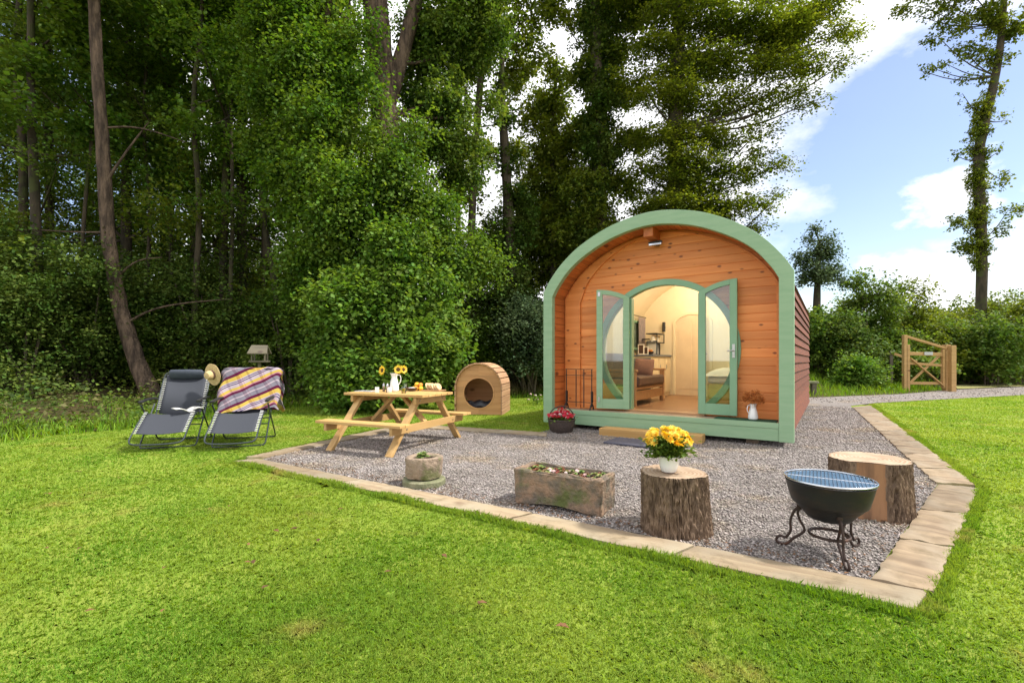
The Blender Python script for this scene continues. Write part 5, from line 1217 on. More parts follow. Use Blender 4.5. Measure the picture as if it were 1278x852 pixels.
m = MB(); m.bar((.12, 0, Z(443) + .06), (gl - .1, 0, Z(443) + .02), .07, .12); m.build('top_rail', m_gate, gt, bevel=.006)
m = MB(); m.bar((.12, 0, Z(478)), (gl - .1, 0, Z(478)), .05, .10); m.bar((.12, .0, Z(453)), (gl - .1, 0, Z(456)), .04, .09); m.build('lower_rail', m_gate, gt, bevel=.006)
MB().bar((.12, .045, Z(480)), (gl - .18, .045, Z(443)), .035, .09, up=(0, 1, 0)).build('diagonal_brace', m_gate, gt); MB().bar((.14, -.045, Z(447)), (gl - .12, -.045, Z(482)), .035, .09, up=(0, 1, 0)).build('diagonal_brace', m_gate, gt)
MB().bar((gl - .12, -.0, Z(484)), (gl - .12, 0, Z(436)), .10, .09).build('closing_stile', m_gate, gt, bevel=.006); MB().bar((.06, 0, .0), (.06, 0, Z(430)), .12, .12).build('hanging_stile', m_gate, gt, bevel=.008)
MB().bar((.06, 0.01, Z(420)), (gl + .05, .01, Z(435)), .07, .085).build('raking_rail', m_gate, gt, bevel=.006)
MB().box(.62, .92, -.07, -.036, Z(443), Z(439)).build('latch', m_brass, gt)
g_ = 'gate posts by the gravel path'
for px_, py_, top, lb, w_ in ((1129, 488.5, 418, 'tall thin gate post at the hinge side of the timber gate', .12), (1181, 488, 430, 'first of the two thick posts at the latch side of the gate', .17), (1188, 488.8, 431, 'outermost thick post at the latch side of the gate', .17)):
    p = G(px_, py_); h_ = (py_ - top) * p.y / 585; q = thing('gate_post', lb, 'gate post', p, gt.rotation_euler.z, g_); MB().box(-w_ / 2, w_ / 2, -w_ / 2, w_ / 2, -.1, h_).build('shaft', m_gate, q, bevel=.01)
fn_ = thing('fence_rail', 'short dark timber rail and post running off behind the hinge post', 'fence', G(1112, 484), R(-12)); MB().bar((0, 0, 0), (0, 0, 1.5), .1, .1).build('post', m_birdroof, fn_); MB().bar((0, -.06, 1.42), (.85, -.1, 1.05), .05, .10).build('rail', m_gate, fn_)
bn = thing('log_bench', 'low mossy log bench in the grass behind the pod', 'bench', (9.15, 14.9, float(gz(9.15, 14.9))), R(-15)); MB().box(-.5, .5, -.12, .12, .38, .46).build('seat', m_mill, bn, bevel=.02)
for a in (-.38, .38): MB().box(a - .06, a + .06, -.1, .1, -.05, .38).build('leg', m_birdroof, bn)

# ------------------------------------------------------------------ vegetation
def crown_verts(blobs, n, leaf, flat=.0, spray=9, slen=.5, droop=.15, shell=.55, wid=.42, tilt=.5, sub=8, subr=.58):
    blobs = list(blobs)
    if sub:
        nb_ = []
        for b_ in blobs:
            c0 = np.array(b_[0], float); r0 = np.array(b_[1] if hasattr(b_[1], '__len__') else (b_[1],) * 3, float)
            for _ in range(sub):
                d_ = rng.normal(0, 1, 3); d_ /= np.linalg.norm(d_); q_ = subr * rng.uniform(.6, 1.25)
                nb_.append((c0 + d_ * r0 * rng.uniform(.45, .95), (r0[0] * q_, r0[1] * q_, r0[2] * q_ * rng.uniform(.4, .7)), (b_[2] if len(b_) > 2 else 1) * rng.uniform(.6, 1.3)))
        blobs = nb_; shell = min(shell, .3); slen = slen * .8; C_ = np.array([b_[0] for b_ in blobs], float); Rr = np.array([b_[1] if hasattr(b_[1], '__len__') else (b_[1],) * 3 for b_ in blobs], float)
    wts = Rr[:, 0] * Rr[:, 2] * (Rr[:, 1] / Rr[:, 1].mean()) ** .5; wts = wts * np.array([b_[2] if len(b_) > 2 else 1 for b_ in blobs]); wts /= wts.sum()
    ns = n // spray; bi = rng.choice(len(blobs), ns, p=wts)
    d = rng.normal(0, 1, (ns, 3)); d /= np.linalg.norm(d, axis=1)[:, None]
    rf = shell + (1 - shell) * rng.uniform(0, 1, ns) ** .7; rf *= rng.uniform(.75, 1.12, ns)
    base = C_[bi] + d * Rr[bi] * rf[:, None]
    sd_ = d * .8 + rng.normal(0, .6, (ns, 3)); sd_[:, 2] = sd_[:, 2] * (1 - flat) - droop; sd_ /= np.linalg.norm(sd_, axis=1)[:, None]
    L_ = slen * rng.uniform(.5, 1.3, ns)
    t = np.tile(np.linspace(0, 1, spray), ns); bi2 = np.repeat(np.arange(ns), spray)
    side = np.cross(sd_, [0, 0, 1.0] + rng.normal(0, .25 * (1 - flat) + .05, (ns, 3))); side /= np.linalg.norm(side, axis=1)[:, None] + 1e-9
    sg = np.where(np.arange(ns * spray) % 2 == 0, 1., -1.)[:, None]
    p = base[bi2] + sd_[bi2] * (L_[bi2] * t)[:, None] + rng.normal(0, .025 + leaf * .25, (ns * spray, 3)); p[:, 2] -= droop * .5 * L_[bi2] * t * t
    ld = sd_[bi2] * .6 + side[bi2] * sg * .9 + rng.normal(0, .3, (ns * spray, 3)) * (1 - .5 * flat); ld[:, 2] -= droop; ld /= np.linalg.norm(ld, axis=1)[:, None]
    N_ = len(p); nr = rng.normal(0, tilt * (1 - .5 * flat), (N_, 3)); nr[:, 2] += 1
    s = np.cross(ld, nr); s /= np.linalg.norm(s, axis=1)[:, None] + 1e-9; nn = np.cross(s, ld)
    sz = (leaf * rng.uniform(.6, 1.25, N_))[:, None]; f = .1
    return np.stack([p, p + ld * sz * .42 + s * sz * wid + nn * sz * f, p + ld * sz, p + ld * sz * .42 - s * sz * wid + nn * sz * f], 1)
def trunk_mesh(paths, n=12, wob=.08, seed=0):
    m = MB()
    for pts, rs in paths:
        P_ = chaikin(pts, 2); k_ = len(P_); 
        ip = np.interp(np.linspace(0, 1, k_), np.linspace(0, 1, len(rs)), rs)
        o = len(m.v); m.tube(P_, list(ip), n)
        for i in range(o, len(m.v)):
            v = Vector(m.v[i]); j = min(k_ - 1, (i - o) // n); c_ = P_[j]; q = v - c_; m.v[i] = tuple(c_ + q * (1 + wob * mnoise.noise(v * 3.5 + Vector((seed, 0, 0))) * 2))
    return m
def tree(name, label, cat, loc, paths, blobs, n, leaf, mleaf, mbark, group=None, extra=None, **kw):
    """paths and blobs in coordinates local to loc"""
    t = thing(name, label, cat, loc, 0, group)
    if paths: trunk_mesh(paths, seed=random.random() * 9).build('trunk', mbark, t, smooth=True)
    raw('crown', crown_verts(blobs, n, leaf, **kw), 4, mleaf, t)
    if extra: raw(extra[0], crown_verts(extra[1], extra[2], extra[3], **extra[5]), 4, extra[4], t)
    return t
def gnd(x, y): return float(gz(x, y))
def limbs_to(trunk, blobs, r0=.05, every=1, up=.35):
    out = []
    for b_ in list(blobs)[::every]:
        c_ = Vector(b_[0]); j = min(range(len(trunk)), key=lambda i: abs(trunk[i].z - (c_.z - up * (c_ - trunk[i]).to_2d().length)))
        s_ = trunk[j]; mid = s_.lerp(c_, .5) + Vector((0, 0, -.12 * (c_ - s_).length)); end = c_ + (c_ - s_) * .04; out.append(([s_, mid, end], [r0, r0 * .6, r0 * .15]))
    return out
# --- woodland prototypes
def wood_proto(k_, H, r, leaf, mleaf, n, lo, spread, label, loc, mb_=m_barkd, name='woodland_tree', **kw):
    tr_ = [Vector((random.gauss(0, .10) * z_, random.gauss(0, .10) * z_, z_ * H)) for z_ in (0, .12, .25, .4, .55, .7, .85, 1)]; tr_[0] = Vector((0, 0, -.3))
    bl_ = []
    for i in range(k_):
        f = random.uniform(lo, 1.02); sp_ = spread * (1.1 - .55 * f) * random.uniform(.3, 1.1); a = random.uniform(0, 6.28)
        bl_.append(((math.cos(a) * sp_, math.sin(a) * sp_, f * H), (random.uniform(.55, 1.05) * spread * .5, random.uniform(.55, 1.05) * spread * .5, random.uniform(.35, .75) * spread * .42)))
    return tree(name, label, 'tree', loc, [(tr_, [r * 1.25, r, r * .9, r * .8, r * .65, r * .5, r * .35, r * .15])] + limbs_to(tr_, bl_, r * .35), bl_, n, leaf, mleaf, mb_, 'slender trees of the dense wood', **kw)
spots = [(28, 13.5), (62, 17), (112, 20), (158, 15), (205, 19), (243, 15.5), (276, 18), (302, 14.5), (332, 20), (362, 16.5), (402, 21), (436, 17.5), (-60, 15), (-10, 21), (-150, 18), (180, 25)]
WL = 'slender dark trunked tree standing among the dense woodland behind the lawn'
protos = []
for i, (px_, Y_) in enumerate(spots):
    p = Vector(((px_ - 639) / 585 * Y_, Y_, 0)); p.z = gnd(p.x, p.y)
    if i < 4:
        t = wood_proto([34, 30, 36, 32][i], [17, 19, 16, 18][i], [.13, .16, .12, .17][i], [.095, .088, .095, .09][i], [m_leafB, m_leafA, m_leafC, m_leafB][i], [40000, 37000, 42000, 35000][i], [.10, .20, .12, .22][i], [3.0, 2.9, 3.2, 2.9][i], WL, p); protos.append(t)
    else: copy_tree(protos[random.randrange(4)], p, random.uniform(0, 6.28), WL, scale=random.uniform(.85, 1.12))
# bare trunked poles, ivy streaked, near the rim of the wood
for px_, Y_, dx_, r_ in ((150, 13.2, -.8, .11), (243, 12.9, .25, .085), (272, 13.8, .5, .12), (52, 12.2, -.2, .12), (345, 14.0, -.4, .09), (222, 15.2, -.9, .08), (118, 16, .5, .10), (180, 14.2, .3, .06), (300, 13.4, -.5, .06), (325, 15, .4, .08), (95, 13, .6, .05), (262, 16.5, .9, .09), (390, 15.5, -.3, .08), (205, 17.5, .4, .1), (70, 16, -.5, .09)):
    p = Vector(((px_ - 639) / 585 * Y_, Y_, 0)); p.z = gnd(p.x, p.y); H_ = 13
    tr_ = [Vector((dx_ * f + random.gauss(0, .10), random.gauss(0, .12), f * H_)) for f in (0, .2, .4, .6, .8, 1)]; tr_[0].z = -.3
    bl_ = [((dx_ * f + random.gauss(0, .5), random.gauss(0, .5), f * H_), (.7, .7, .45)) for f in (.55, .66, .75, .84, .93, 1.0)]
    tree('woodland_tree', 'thin bare trunked tree at the rim of the wood with leaves only high up', 'tree', p, [(tr_, [r_ * 1.2, r_, r_ * .8, r_ * .6, r_ * .3])] + limbs_to(tr_, bl_, .03), bl_, 5000, .12, m_leafA, m_barkd, 'thin bare trunks at the rim of the wood')
# --- leaning bare trunk on the left
def wp(lst, Y_): return [W(a, b, Y_ + (c_[0] if c_ else 0)) for a, b, *c_ in lst]
b0 = G(196, 507); b0.z = gnd(b0.x, b0.y)
LY = b0.y
tp = [q - b0 for q in wp([(203, 512), (190, 494), (172, 455), (155, 405), (143, 350), (134, 290), (131, 230), (127, 160), (121, 90), (118, 10), (114, -80), (112, -170)], LY)]
lb_ = [((tp[-1].x + random.gauss(0, .9), tp[-1].y + random.gauss(0, .9), tp[-1].z + random.uniform(-2.4, .6)), (1.0, 1.0, .6)) for _ in range(10)]
side = [([tp[3], tp[3] + Vector((.6, 0, .35)), tp[3] + Vector((1.4, -.1, .5)), tp[3] + Vector((2.6, 0, .62))], [.035, .025, .018, .006]), ([tp[6], tp[6] + Vector((.45, 0, .7)), tp[6] + Vector((.9, .2, 1.6))], [.04, .028, .008]), ([tp[4], tp[4] + Vector((.5, 0, .5)), tp[4] + Vector((1.0, .2, .6))], [.03, .02, .006]),
        ([tp[5], tp[5] + Vector((-.8, 0, .0)), tp[5] + Vector((-1.9, .1, .1)), tp[5] + Vector((-2.6, .1, .05))], [.03, .02, .012, .004]), ([tp[7], tp[7] + Vector((.8, .1, .1)), tp[7] + Vector((1.9, .2, -.25))], [.03, .02, .006])]
tree('leaning_tree', 'brown leaning bare tree trunk rising behind the left reclining chair', 'tree', b0, [(tp, [.32, .225, .185, .165, .15, .145, .14, .13, .12, .115, .10, .07])] + side, lb_, 9000, .12, m_leafB, m_bark)
# --- the large forked tree in the middle
bY = 12.6; b1 = Vector(((486 - 639) / 585 * bY, bY, 0)); b1.z = gnd(b1.x, b1.y)
lc = lambda px_, py_, dy=0: W(px_, py_, bY + dy) - b1
tk = [lc(486, 508), lc(486, 440), lc(484, 300), lc(482, 190), lc(480, 135)]
tkL = [lc(481, 150), lc(474, 70), lc(467, -10), lc(462, -100), lc(458, -190)]; tkR = [lc(481, 140), lc(499, 80, .2), lc(517, 10, .3), lc(540, -60, .4), lc(560, -150, .5)]
dark_b = [(lc(a, b, c_), (q / 585 * 12.6,) * 2 + (q * .72 / 585 * 12.6,)) for a, b, c_, q in ((560, 60, .8, 42), (545, 120, .8, 42), (600, 20, 1., 45), (570, 170, .8, 34), (535, 20, .8, 40), (540, 185, .5, 34), (530, -50, 1.2, 45), (590, -60, .5, 60), (610, 130, 1.2, 22), (515, 90, 1.2, 25), (575, 215, 1., 28))]
tree('forked_tree', 'massive brown trunk forking high up with dark drooping foliage, tallest in the middle', 'tree', b1, [(tk, [.44, .38, .34, .36, .36]), (tkL, [.33, .33, .34, .30, .22]), (tkR, [.24, .20, .19, .15, .10])] + limbs_to(tkR, dark_b[:9], .06), dark_b, 70000, .095, m_leafB, m_bark, droop=.5)
# --- bright broadleaved sycamores in front of it
def px_blobs(lst, Y_, base, zf=.8): return [((W(a, b, Y_ + dy) - base), (q / 585 * Y_, q / 585 * Y_ * .8, q * zf / 585 * Y_)) for a, b, dy, q in lst]
sY = 10.6; b2 = Vector(((478 - 639) / 585 * sY, sY, 0)); b2.z = gnd(b2.x, b2.y)
low = px_blobs([(480, 430, -.2, 62), (425, 440, -.1, 34), (530, 420, .1, 42), (445, 385, 0, 48), (505, 375, .1, 42), (540, 385, .3, 22), (470, 465, -.3, 48), (430, 478, -.1, 26), (520, 455, .1, 34), (470, 335, .3, 26), (415, 410, .2, 22), (440, 345, .2, 20), (515, 325, .1, 22), (400, 440, .1, 16), (560, 400, .2, 15), (395, 470, .1, 14), (548, 350, .2, 16), (490, 300, .2, 22), (425, 365, .2, 16), (550, 455, .2, 16)], sY, b2)
stm = [([Vector((0, 0, -.2)), W(480, 400, sY) - b2, W(484, 330, sY) - b2], [.06, .04, .015])] + [([Vector((0, 0, -.1)), (Vector(b_[0]) * .5), Vector(b_[0])], [.035, .025, .008]) for b_ in low[:9]]
tree('sycamore_bush', 'bright green broad leaved bush just behind the picnic table', 'bush', b2, stm, low, 60000, .10, m_leafE, m_twig, wid=.46, spray=8, slen=.62, droop=.3, subr=.55)
def px_tree(name, label, cat, px_, Y_, trunk, rad, blobs, n, leaf, ml, mbk_, zf=.8, limb=.045, group=None, extra=None, **kw):
    b_ = Vector(((px_ - 639) / 585 * Y_, Y_, 0)); b_.z = gnd(b_.x, b_.y); tk_ = [W(a, c_, Y_) - b_ for a, c_ in trunk]; tk_[0].z = -.3; bb_ = px_blobs(blobs, Y_, b_, zf)
    return tree(name, label, cat, b_, [(tk_, rad)] + limbs_to(tk_, bb_, limb), bb_, n, leaf, ml, mbk_, group, extra, **kw), b_
px_tree('sycamore_tree', 'leafy green sycamore whose branches hang over the bush, left of the forked trunk', 'tree', 402, 11.9, [(402, 505), (404, 380), (398, 250), (404, 130), (410, 0), (415, -120)], [.13, .12, .11, .09, .07, .04],
    [(450, 255, -.6, 52), (395, 300, -.3, 36), (500, 280, -.5, 46), (545, 300, 0, 34), (415, 205, -.4, 42), (365, 230, .1, 40), (375, 160, 0, 42), (412, 140, -.3, 38), (395, 90, 0, 48), (350, 110, .3, 40), (415, 60, -.1, 30), (370, 40, .3, 46), (392, 10, 0, 42), (340, 30, .3, 36), (440, 310, -.3, 34), (380, 355, .2, 28), (520, 235, -.2, 36), (370, -60, 0, 55), (390, -120, 0, 50), (335, 180, .5, 30), (565, 335, .2, 26), (470, 210, -.4, 34), (545, 255, .2, 26), (600, 330, .8, 24), (480, 165, -.4, 22), (505, 195, -.3, 26), (470, 120, -.5, 13), (448, 30, -.3, 20), (452, 90, -.4, 18), (520, 160, -.2, 16), (555, 290, -.1, 26), (590, 300, .2, 20)], 132000, .088, m_leafA, m_bark, wid=.46, spray=7, slen=.75, droop=.4, subr=.62)
# --- slender light tree, ivy clad trunk, second ivy tree, layered beech
px_tree('birch_tree', 'tall thin pale trunked tree with airy foliage against the white sky', 'tree', 592, 16, [(585, 490), (588, 300), (591, 210), (597, 130), (604, 60), (612, -20), (620, -110)], [.17, .14, .13, .12, .09, .06, .03],
    [(600, 60, 0, 26), (640, 40, 0, 28), (620, 10, 0, 30), (570, 100, .2, 18), (640, 90, .3, 22), (660, 60, 0, 24), (612, -50, 0, 50), (580, 30, 0, 26), (625, 130, .2, 16), (560, 210, .5, 20), (665, 15, 0, 22), (650, -30, 0, 40), (590, 250, .5, 22), (620, 290, .8, 26)], 15000, .12, m_leafC, m_twig, limb=.04)
px_tree('ivy_clad_tree', 'dark ivy smothered trunk standing between the thin pale tree and the pod', 'tree', 634, 15.5, [(640, 485), (638, 380), (636, 280), (630, 190), (625, 110), (628, 40)], [.2, .19, .18, .15, .1, .05],
    [(638, 250, 0, 20), (640, 290, 0, 24), (634, 200, 0, 15), (628, 150, 0, 12), (626, 110, 0, 10), (640, 330, 0, 26), (625, 310, .1, 20), (655, 270, .2, 16), (640, 380, .1, 32), (645, 420, .1, 30)], 22000, .105, m_ivy_shade, m_barkd, limb=.02, shell=.5, slen=.3, extra=None)
mid = [(690, 120, 0, 26), (680, 180, .2, 32), (665, 240, .4, 34), (700, 250, 0, 34), (690, 90, .2, 18), (712, 160, 0, 26), (670, 300, .5, 36), (715, 210, 0, 26), (660, 150, .2, 22), (690, 320, .3, 36), (650, 350, .5, 32)]
px_tree('willow_tree', 'yellow green bushy tree with open top between the two ivy clad trunks', 'tree', 690, 18, [(695, 480), (690, 330), (688, 220), (692, 130), (695, 70)], [.16, .15, .12, .08, .03], mid, 42000, .12, m_leafC, m_barkd, zf=.9)
iv = [(745, y_, 0, 19 + (y_ % 3) * 3) for y_ in range(-40, 300, 24)]
px_tree('ivy_clad_tree', 'tallest ivy covered trunk rising from behind the left side of the pod roof', 'tree', 748, 16.5, [(752, 485), (750, 330), (747, 200), (745, 80), (742, -40), (740, -150)], [.30, .27, .24, .2, .16, .08],
    [(705, 25, .2, 20), (690, 5, .2, 16), (760, 180, .2, 24), (735, 150, .2, 24), (770, 120, .4, 26), (730, 230, .2, 30), (775, 230, .3, 32), (765, 60, .3, 26), (720, 90, .3, 22), (780, 20, .3, 30), (745, 270, .2, 34), (720, 285, .2, 26), (735, -60, 0, 50), (788, 170, .4, 24)], 52000, .105, m_leafC, m_barkd, limb=.035,
    extra=('ivy', px_blobs(iv, 16.5, Vector(((748 - 639) / 585 * 16.5, 16.5, gnd(109 / 585 * 16.5, 16.5))), 1.3), 44000, .09, m_ivy_shade, dict(shell=.6, slen=.22)), slen=.4, droop=.35)
be = [(850, 200, -.3, 34), (880, 230, -.2, 34), (835, 260, -.2, 36), (865, 285, -.2, 34), (900, 265, 0, 34), (810, 250, 0, 30), (845, 30, 0, 42), (900, 30, 0, 42), (950, 35, 0, 40), (1000, 30, 0, 34), (1040, 45, 0, 26), (860, 80, 0, 42), (915, 85, 0, 38), (965, 80, 0, 34), (1010, 78, 0, 26), (1050, 80, 0, 14), (815, 60, 0, 34), (875, 125, 0, 40), (930, 130, 0, 34), (975, 125, 0, 28), (1015, 125, 0, 16), (830, 120, 0, 34), (860, 170, 0, 34), (905, 175, 0, 30), (945, 165, 0, 20), (825, 175, 0, 30), (870, 210, 0, 34), (920, 215, 0, 28), (965, 208, 0, 18), (830, 230, 0, 32), (885, 245, 0, 32), (935, 248, 0, 26), (975, 240, 0, 14), (850, 275, .2, 34), (905, 285, 0, 28), (940, 280, 0, 18), (820, -20, 0, 50), (900, -30, 0, 55), (980, -20, 0, 45), (1030, 0, 0, 30), (800, 100, 0, 26), (800, 210, 0, 22), (940, 190, 0, 16), (985, 50, 0, 30)]
px_tree('beech_tree', 'large beech with level layered branches spreading over the right of the pod', 'tree', 845, 15.5, [(846, 480), (845, 330), (844, 240), (843, 160), (846, 70), (850, -30), (855, -150)], [.33, .29, .26, .24, .2, .15, .06],
    be, 150000, .082, m_leafC, m_barkd, zf=.48, limb=.05, flat=.7, slen=.5, droop=.16, shell=.1, subr=.75, tilt=.45)
px_tree('background_tree', 'bushy olive green tree filling the gap behind the dog kennel', 'tree', 655, 20, [(655, 470), (655, 330), (657, 250)], [.16, .13, .05],
    [(600, 290, 0, 26), (640, 250, 0, 26), (575, 330, 0, 26), (610, 350, 0, 30), (655, 310, 0, 30), (700, 280, 0, 28), (690, 340, 0, 32), (640, 380, 0, 34), (590, 400, 0, 32), (680, 400, 0, 34), (720, 230, 0, 22), (560, 260, .4, 18), (720, 320, 0, 30), (545, 300, .4, 16)], 52000, .11, m_leafC, m_barkd, zf=.85, subr=.6)
px_tree('background_tree', 'light leafed tree high behind the slender pale trunk', 'tree', 575, 21, [(575, 470), (572, 300), (570, 160), (572, 60)], [.15, .13, .1, .04],
    [(570, 40, 0, 24), (585, 90, 0, 20), (560, 150, 0, 22), (600, 190, 0, 18), (575, 230, 0, 22), (640, 110, .5, 14), (610, 30, 0, 22), (660, 80, .5, 16), (560, 200, 0, 20), (590, 0, 0, 30), (650, 190, .5, 18), (670, 130, .5, 18)], 26000, .11, m_leafC, m_barkd, subr=.6)
# --- right side
px_tree('small_oak', 'small rounded bluish green tree above the hedge beside the pod', 'tree', 1020, 21, [(1018, 455), (1019, 400), (1020, 350), (1022, 300)], [.2, .17, .12, .05],
    [(1020, 312, 0, 15), (1000, 322, 0, 10), (1034, 315, 0, 9), (1016, 338, 0, 15), (1038, 340, .2, 11), (1018, 288, 0, 7), (1000, 345, 0, 9), (1046, 330, 0, 6), (1008, 300, 0, 7), (1032, 298, 0, 5), (1048, 348, 0, 7)], 8500, .10, m_leafD, m_barkd, shell=.3)
px_tree('ivy_clad_tree', 'tall tree at the right whose bare lower trunk turns ivy green above', 'tree', 1224, 23.5, [(1225, 470), (1224, 400), (1226, 300), (1220, 200), (1229, 150), (1243, 95), (1252, 30), (1255, -60), (1262, -160)], [.24, .22, .21, .22, .2, .17, .13, .1, .05],
    [(1190, 30, 0, 17), (1215, 20, 0, 17), (1240, 15, 0, 20), (1160, 12, 0, 16), (1150, 88, 0, 6), (1165, 85, 0, 8), (1182, 80, 0, 9), (1205, 65, 0, 13), (1225, 60, 0, 13), (1250, 70, 0, 16), (1262, 30, 0, 22), (1200, 95, 0, 10), (1225, 95, 0, 8), (1130, 12, 0, 12), (1200, -30, 0, 35), (1250, -40, 0, 40), (1150, -20, 0, 22), (1215, 130, 0, 7), (1250, 110, 0, 8), (1202, 118, 0, 5), (1170, 45, 0, 10), (1252, 225, 0, 10), (1258, 262, 0, 13), (1198, 280, 0, 11), (1203, 305, 0, 12), (1250, 290, 0, 12), (1195, 195, 0, 6), (1245, 190, 0, 7), (1255, 150, 0, 6)], 22000, .13, m_leafC, m_barkd, limb=.04, slen=.35,
    extra=('ivy', px_blobs([(1222 + (y_ < 170) * (170 - y_) * .2, y_, 0, 8 + (y_ % 5)) for y_ in range(120, 330, 9)], 23.5, Vector(((1224 - 639) / 585 * 23.5, 23.5, gnd(23.5, 23.5))), 1.2), 14000, .10, m_leafC, dict(shell=.7, slen=.16)))
# second stem of that tree
# --- shrubs
def shrub_proto(k_, w_, h_, n, leaf, ml, label, loc, group, name='shrub', cat='shrub', **kw):
    bl_ = []
    for i in range(k_):
        a = random.uniform(0, 6.28); f = random.uniform(.15, 1); q = w_ * math.sqrt(random.random()) * (1.15 - .6 * f); bl_.append(((math.cos(a) * q, math.sin(a) * q, f * h_ * .85 + .1), (w_ * random.uniform(.28, .5),) * 2 + (h_ * random.uniform(.13, .22),)))
    st_ = [([Vector((random.gauss(0, .1), random.gauss(0, .1), -.2)), Vector(b_[0]) * .5 + Vector((0, 0, .1)), Vector(b_[0])], [.04, .028, .006]) for b_ in bl_[::2]]
    t = thing(name, label, cat, loc, 0, group); trunk_mesh(st_, n=6).build('stems', m_twig, t, smooth=True); raw('foliage', crown_verts(bl_, n, leaf, **kw), 4, ml, t); return t
SL = 'dark leafy understorey shrub in the shade of the dense wood'; SG = 'understorey shrubs in the wood'
sp_ = [(35, 10.8), (110, 11.8), (190, 13), (255, 13.5), (310, 14), (360, 13.5), (70, 15), (150, 16), (230, 17), (300, 18), (400, 15), (-40, 11), (-80, 13), (10, 18), (345, 17), (440, 16), (590, 17), (655, 16.5), (700, 18), (560, 15.5), (530, 16.5), (130, 13.5)]
pr_ = []
for i, (px_, Y_) in enumerate(sp_):
    p = Vector(((px_ - 639) / 585 * Y_, Y_, 0)); p.z = gnd(p.x, p.y)
    if i < 3: pr_.append(shrub_proto(26, [1.5, 1.7, 1.4][i], [2.8, 3.6, 2.4][i], 20000, .075, [m_ivy_shade, m_ivy_shade, m_leafB][i], SL, p, SG))  # dark ivy leaf colour here paints in the shade under the canopy
    else: copy_tree(pr_[random.randrange(3)], p, random.uniform(0, 6.28), SL, scale=random.uniform(.8, 1.3))
# mid shrubs right behind the kennel and the pod
for px_, Y_, w_, h_, ml, lb in ((660, 14.8, 1.1, 2.9, m_leafD, 'grey green shrub between the kennel and the left post of the pod'), (588, 15.2, 1.0, 2.3, m_leafB, 'dark shrub behind the dog kennel with dry grass at its foot')):
    p = Vector(((px_ - 639) / 585 * Y_, Y_, 0)); p.z = gnd(p.x, p.y); shrub_proto(24, w_, h_, 20000, .085, ml, lb, p, None)
# right hand hedge
hl = ['tall dark hedge shrub rising highest just right of the small bluish tree', 'dark rounded hedge shrub directly beside the pod', 'hedge shrub with twiggy top behind the hinge post of the gate', 'loose olive hedge shrub behind the gate', 'hedge shrub between the gate and the ivy green trunk', 'hedge shrub at the foot of the ivy green trunk', 'hedge shrub at the far right edge beside the path', 'broad dark shrub low behind the young bright shrub', 'hedge shrub beyond the right end of the hedge', 'olive shrub standing high behind the gate posts', 'tall loose shrub behind the ivy green trunk', 'low hedge shrub filling below the tall dark one']
hs_ = [(1085, 21, 1.5, 4.7, m_leafB), (1025, 20, 1.6, 2.7, m_leafB), (1132, 22, 1.4, 4.6, m_leafC), (1165, 22.5, 1.8, 3.0, m_leafC), (1200, 22, 1.6, 2.8, m_leafA), (1235, 21, 1.7, 3.2, m_leafB), (1275, 22.5, 1.8, 4.4, m_leafC), (1060, 19.5, 1.6, 2.4, m_ivy_shade), (1330, 22, 2.0, 4.5, m_leafB), (1180, 25, 2.0, 3.8, m_leafC), (1250, 25, 2.0, 4.6, m_leafC), (1110, 20.2, 1.6, 2.4, m_leafB)]
for (px_, Y_, w_, h_, ml), lb in zip(hs_, hl):
    p = Vector(((px_ - 639) / 585 * Y_, Y_, 0)); p.z = gnd(p.x, p.y); shrub_proto(24, w_, h_, 13000, .12, ml, lb, p, 'shrubs forming the right hand hedge', name='hedge_shrub', cat='shrub', slen=.4)
p = Vector(((1071 - 639) / 585 * 17.4, 17.4, 0)); p.z = gnd(p.x, p.y); shrub_proto(18, .72, 1.05, 11000, .10, m_leafE, 'young bright green rounded shrub on the grass bank right of the pod', p, None, name='bright_shrub')
# --- far wood closing the view
V_ = []
def mass(n, x0, x1, y0, y1, zt, leaf):
    x = rng.uniform(x0, x1, n); y = rng.uniform(y0, y1, n); top = zt * (.75 + .25 * np.sin(x * .5) * np.sin(x * .23 + 1)); z = rng.uniform(0, 1, n) ** 1.0 * top
    d = rng.normal(0, 1, (n, 3)); d /= np.linalg.norm(d, axis=1)[:, None]; s = np.cross(d, rng.normal(0, 1, (n, 3))); s /= np.linalg.norm(s, axis=1)[:, None]; p = np.stack([x, y, z], -1); q = leaf * rng.uniform(.6, 1.3, (n, 1))
    return np.stack([p, p + d * q * .5 + s * q * .4, p + d * q, p + d * q * .5 - s * q * .4], 1)
tag(raw('far_wood', np.concatenate([mass(60000, -46, -5, 26, 33, 9.0, .22), mass(34000, -46, -7, 24, 31, 11.0, .20), mass(22000, -6, 4, 26, 33, 5, .25), mass(26000, 4, 20, 27, 34, 4.5, .28), mass(34000, 20, 60, 27, 36, 4.6, .30)]), 4, m_ivy_shade), kind='stuff')  # tree shade put into the leaf colour by the dark ivy material
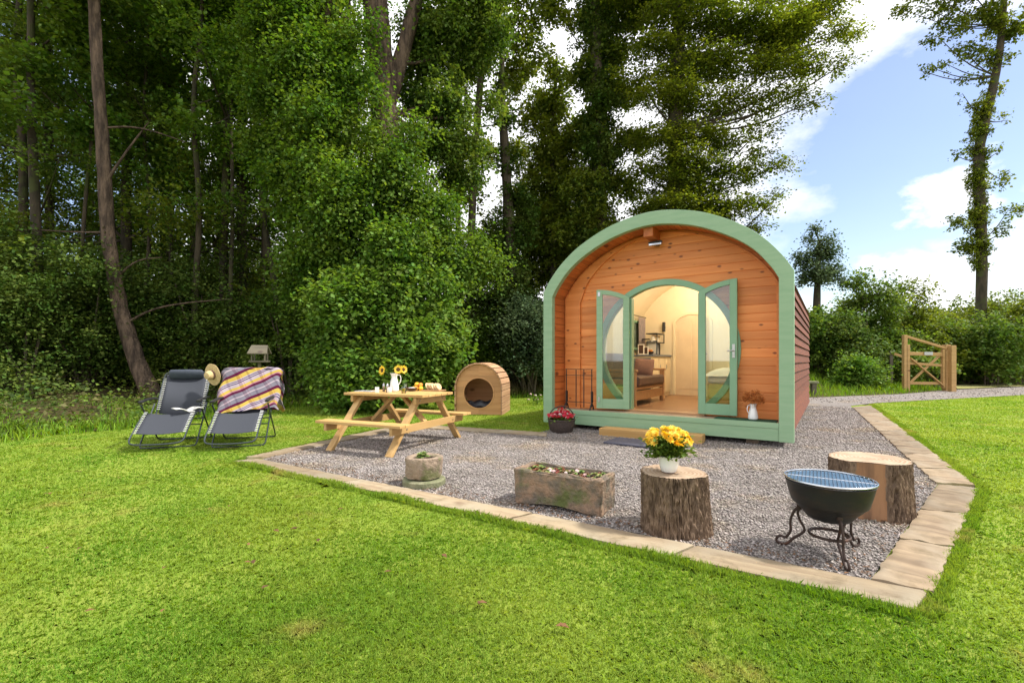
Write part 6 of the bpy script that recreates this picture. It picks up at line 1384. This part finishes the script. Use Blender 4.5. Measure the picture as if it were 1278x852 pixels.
# --- low herbs at the rim of the wood
n = 60000; x = rng.uniform(-14, 1.5, n); y = rng.uniform(2.5, 16, n); d = edge_dist(x, y); lump = np.sin(x * 2.3 + 1) * np.sin(y * 2.1) + .5 * np.sin(x * 4.7 + y * 3.1)
k = (d > -.05) & (d < 3.6) & (rng.uniform(-1.4, 1.0, n) < lump); x, y, d, lump = x[k], y[k], d[k], lump[k]; hh = (.07 + .14 * np.clip(lump + .6, 0, 2)) * sm(-.05, .8, d) + .02
p = np.stack([x, y, gz(x, y) + hh * rng.uniform(0, 1, len(x))], -1); dd = rng.normal(0, 1, (len(x), 3)); dd[:, 2] = np.abs(dd[:, 2]) * .5
tag(leaf_quads(p, dd, rng.uniform(.035, .08, len(x)), m_leafB, 'rim_herbs', None, wid=.36), kind='stuff')
n = 40000; x = rng.uniform(-14, -3, n); y = rng.uniform(2.5, 14, n); d = edge_dist(x, y); k = (d > -.2) & (d < 3) & (np.sin(x * 1.7) + np.sin(y * 2.9 + x) + rng.normal(0, .4, n) > -.3); x, y, d = x[k], y[k], d[k]
blades('rim_grass', x, y, gz(x, y) + .004, rng.uniform(.05, .15, len(x)), rng.uniform(.008, .016, len(x)), .7, m_long)
# --- bracken, bramble and ground cover
n = 70000; x = rng.uniform(-22, 9, n); y = rng.uniform(2.5, 22, n); d = edge_dist(x, y); lump = np.sin(x * 1.1) * np.sin(y * .9 + 1) + .6 * np.sin(x * 2.7 + y * 2.1)
k = (d > .2) & (d < 9) & (rng.uniform(-.9, 1.2, n) < lump + .35); x, y, d, lump = x[k], y[k], d[k], lump[k]; hh = np.clip(.14 + .30 * (lump + .8), .05, .75) * sm(.1, 1.4, d) + .05
p = np.stack([x, y, gz(x, y) + hh * rng.uniform(0, 1, len(x))], -1); dd = rng.normal(0, 1, (len(x), 3)); dd[:, 2] *= .4
tag(leaf_quads(p, dd, rng.uniform(.06, .14, len(x)), m_fern, 'undergrowth', None, wid=.26), kind='stuff')
n = 60000; x = rng.uniform(-22, 9, n); y = rng.uniform(2.5, 22, n); d = edge_dist(x, y); lump = np.sin(x * .8 + 2) * np.sin(y * 1.2) + .5 * np.sin(x * 2.1 - y * 1.7)
k = (d > .3) & (d < 8) & (rng.uniform(-.8, 1.4, n) < lump + .2); x, y, d, lump = x[k], y[k], d[k], lump[k]; hh = np.clip(.12 + .3 * (lump + .7), .05, .65) * sm(.1, 1.4, d) + .04
p = np.stack([x, y, gz(x, y) + hh * rng.uniform(0, 1, len(x))], -1); dd = rng.normal(0, 1, (len(x), 3)); dd[:, 2] *= .4
tag(leaf_quads(p, dd, rng.uniform(.05, .10, len(x)), m_leafB, 'bramble_cover', None, wid=.4), kind='stuff')
dsy = thing('daisy_clump', 'small clump of white flowers in the grass beside the left pod post', 'flowers', G(672, 505))
petals_cluster([Vector((random.gauss(0, .14), random.gauss(0, .2), random.uniform(.12, .26))) for _ in range(9)], .035, 7, m_petW, 'blossoms', dsy)
c_ = rng.normal(0, .11, (120, 3)); c_[:, 2] = rng.uniform(0, .2, 120); leaf_quads(c_, rng.normal(0, .5, (120, 3)) + [0, 0, 1], .08, m_leafA, 'foliage', dsy, wid=.15)

for o in [o for o in bpy.data.objects if o.type == 'MESH' and o.name.split('.')[0] in ('door_jamb', 'leg', 'armrest', 'cross_bar', 'upright_bar', 'end_plate', 'corner_post', 'bearer', 'bolt', 'cross_tube', 'lower_rail', 'bench_support') and o.parent and o.parent.name.split('.')[0] in ('camping_pod', 'sofa', 'iron_rack', 'bird_table', 'picnic_table', 'reclining_chair', 'garden_gate')]: sep(o)
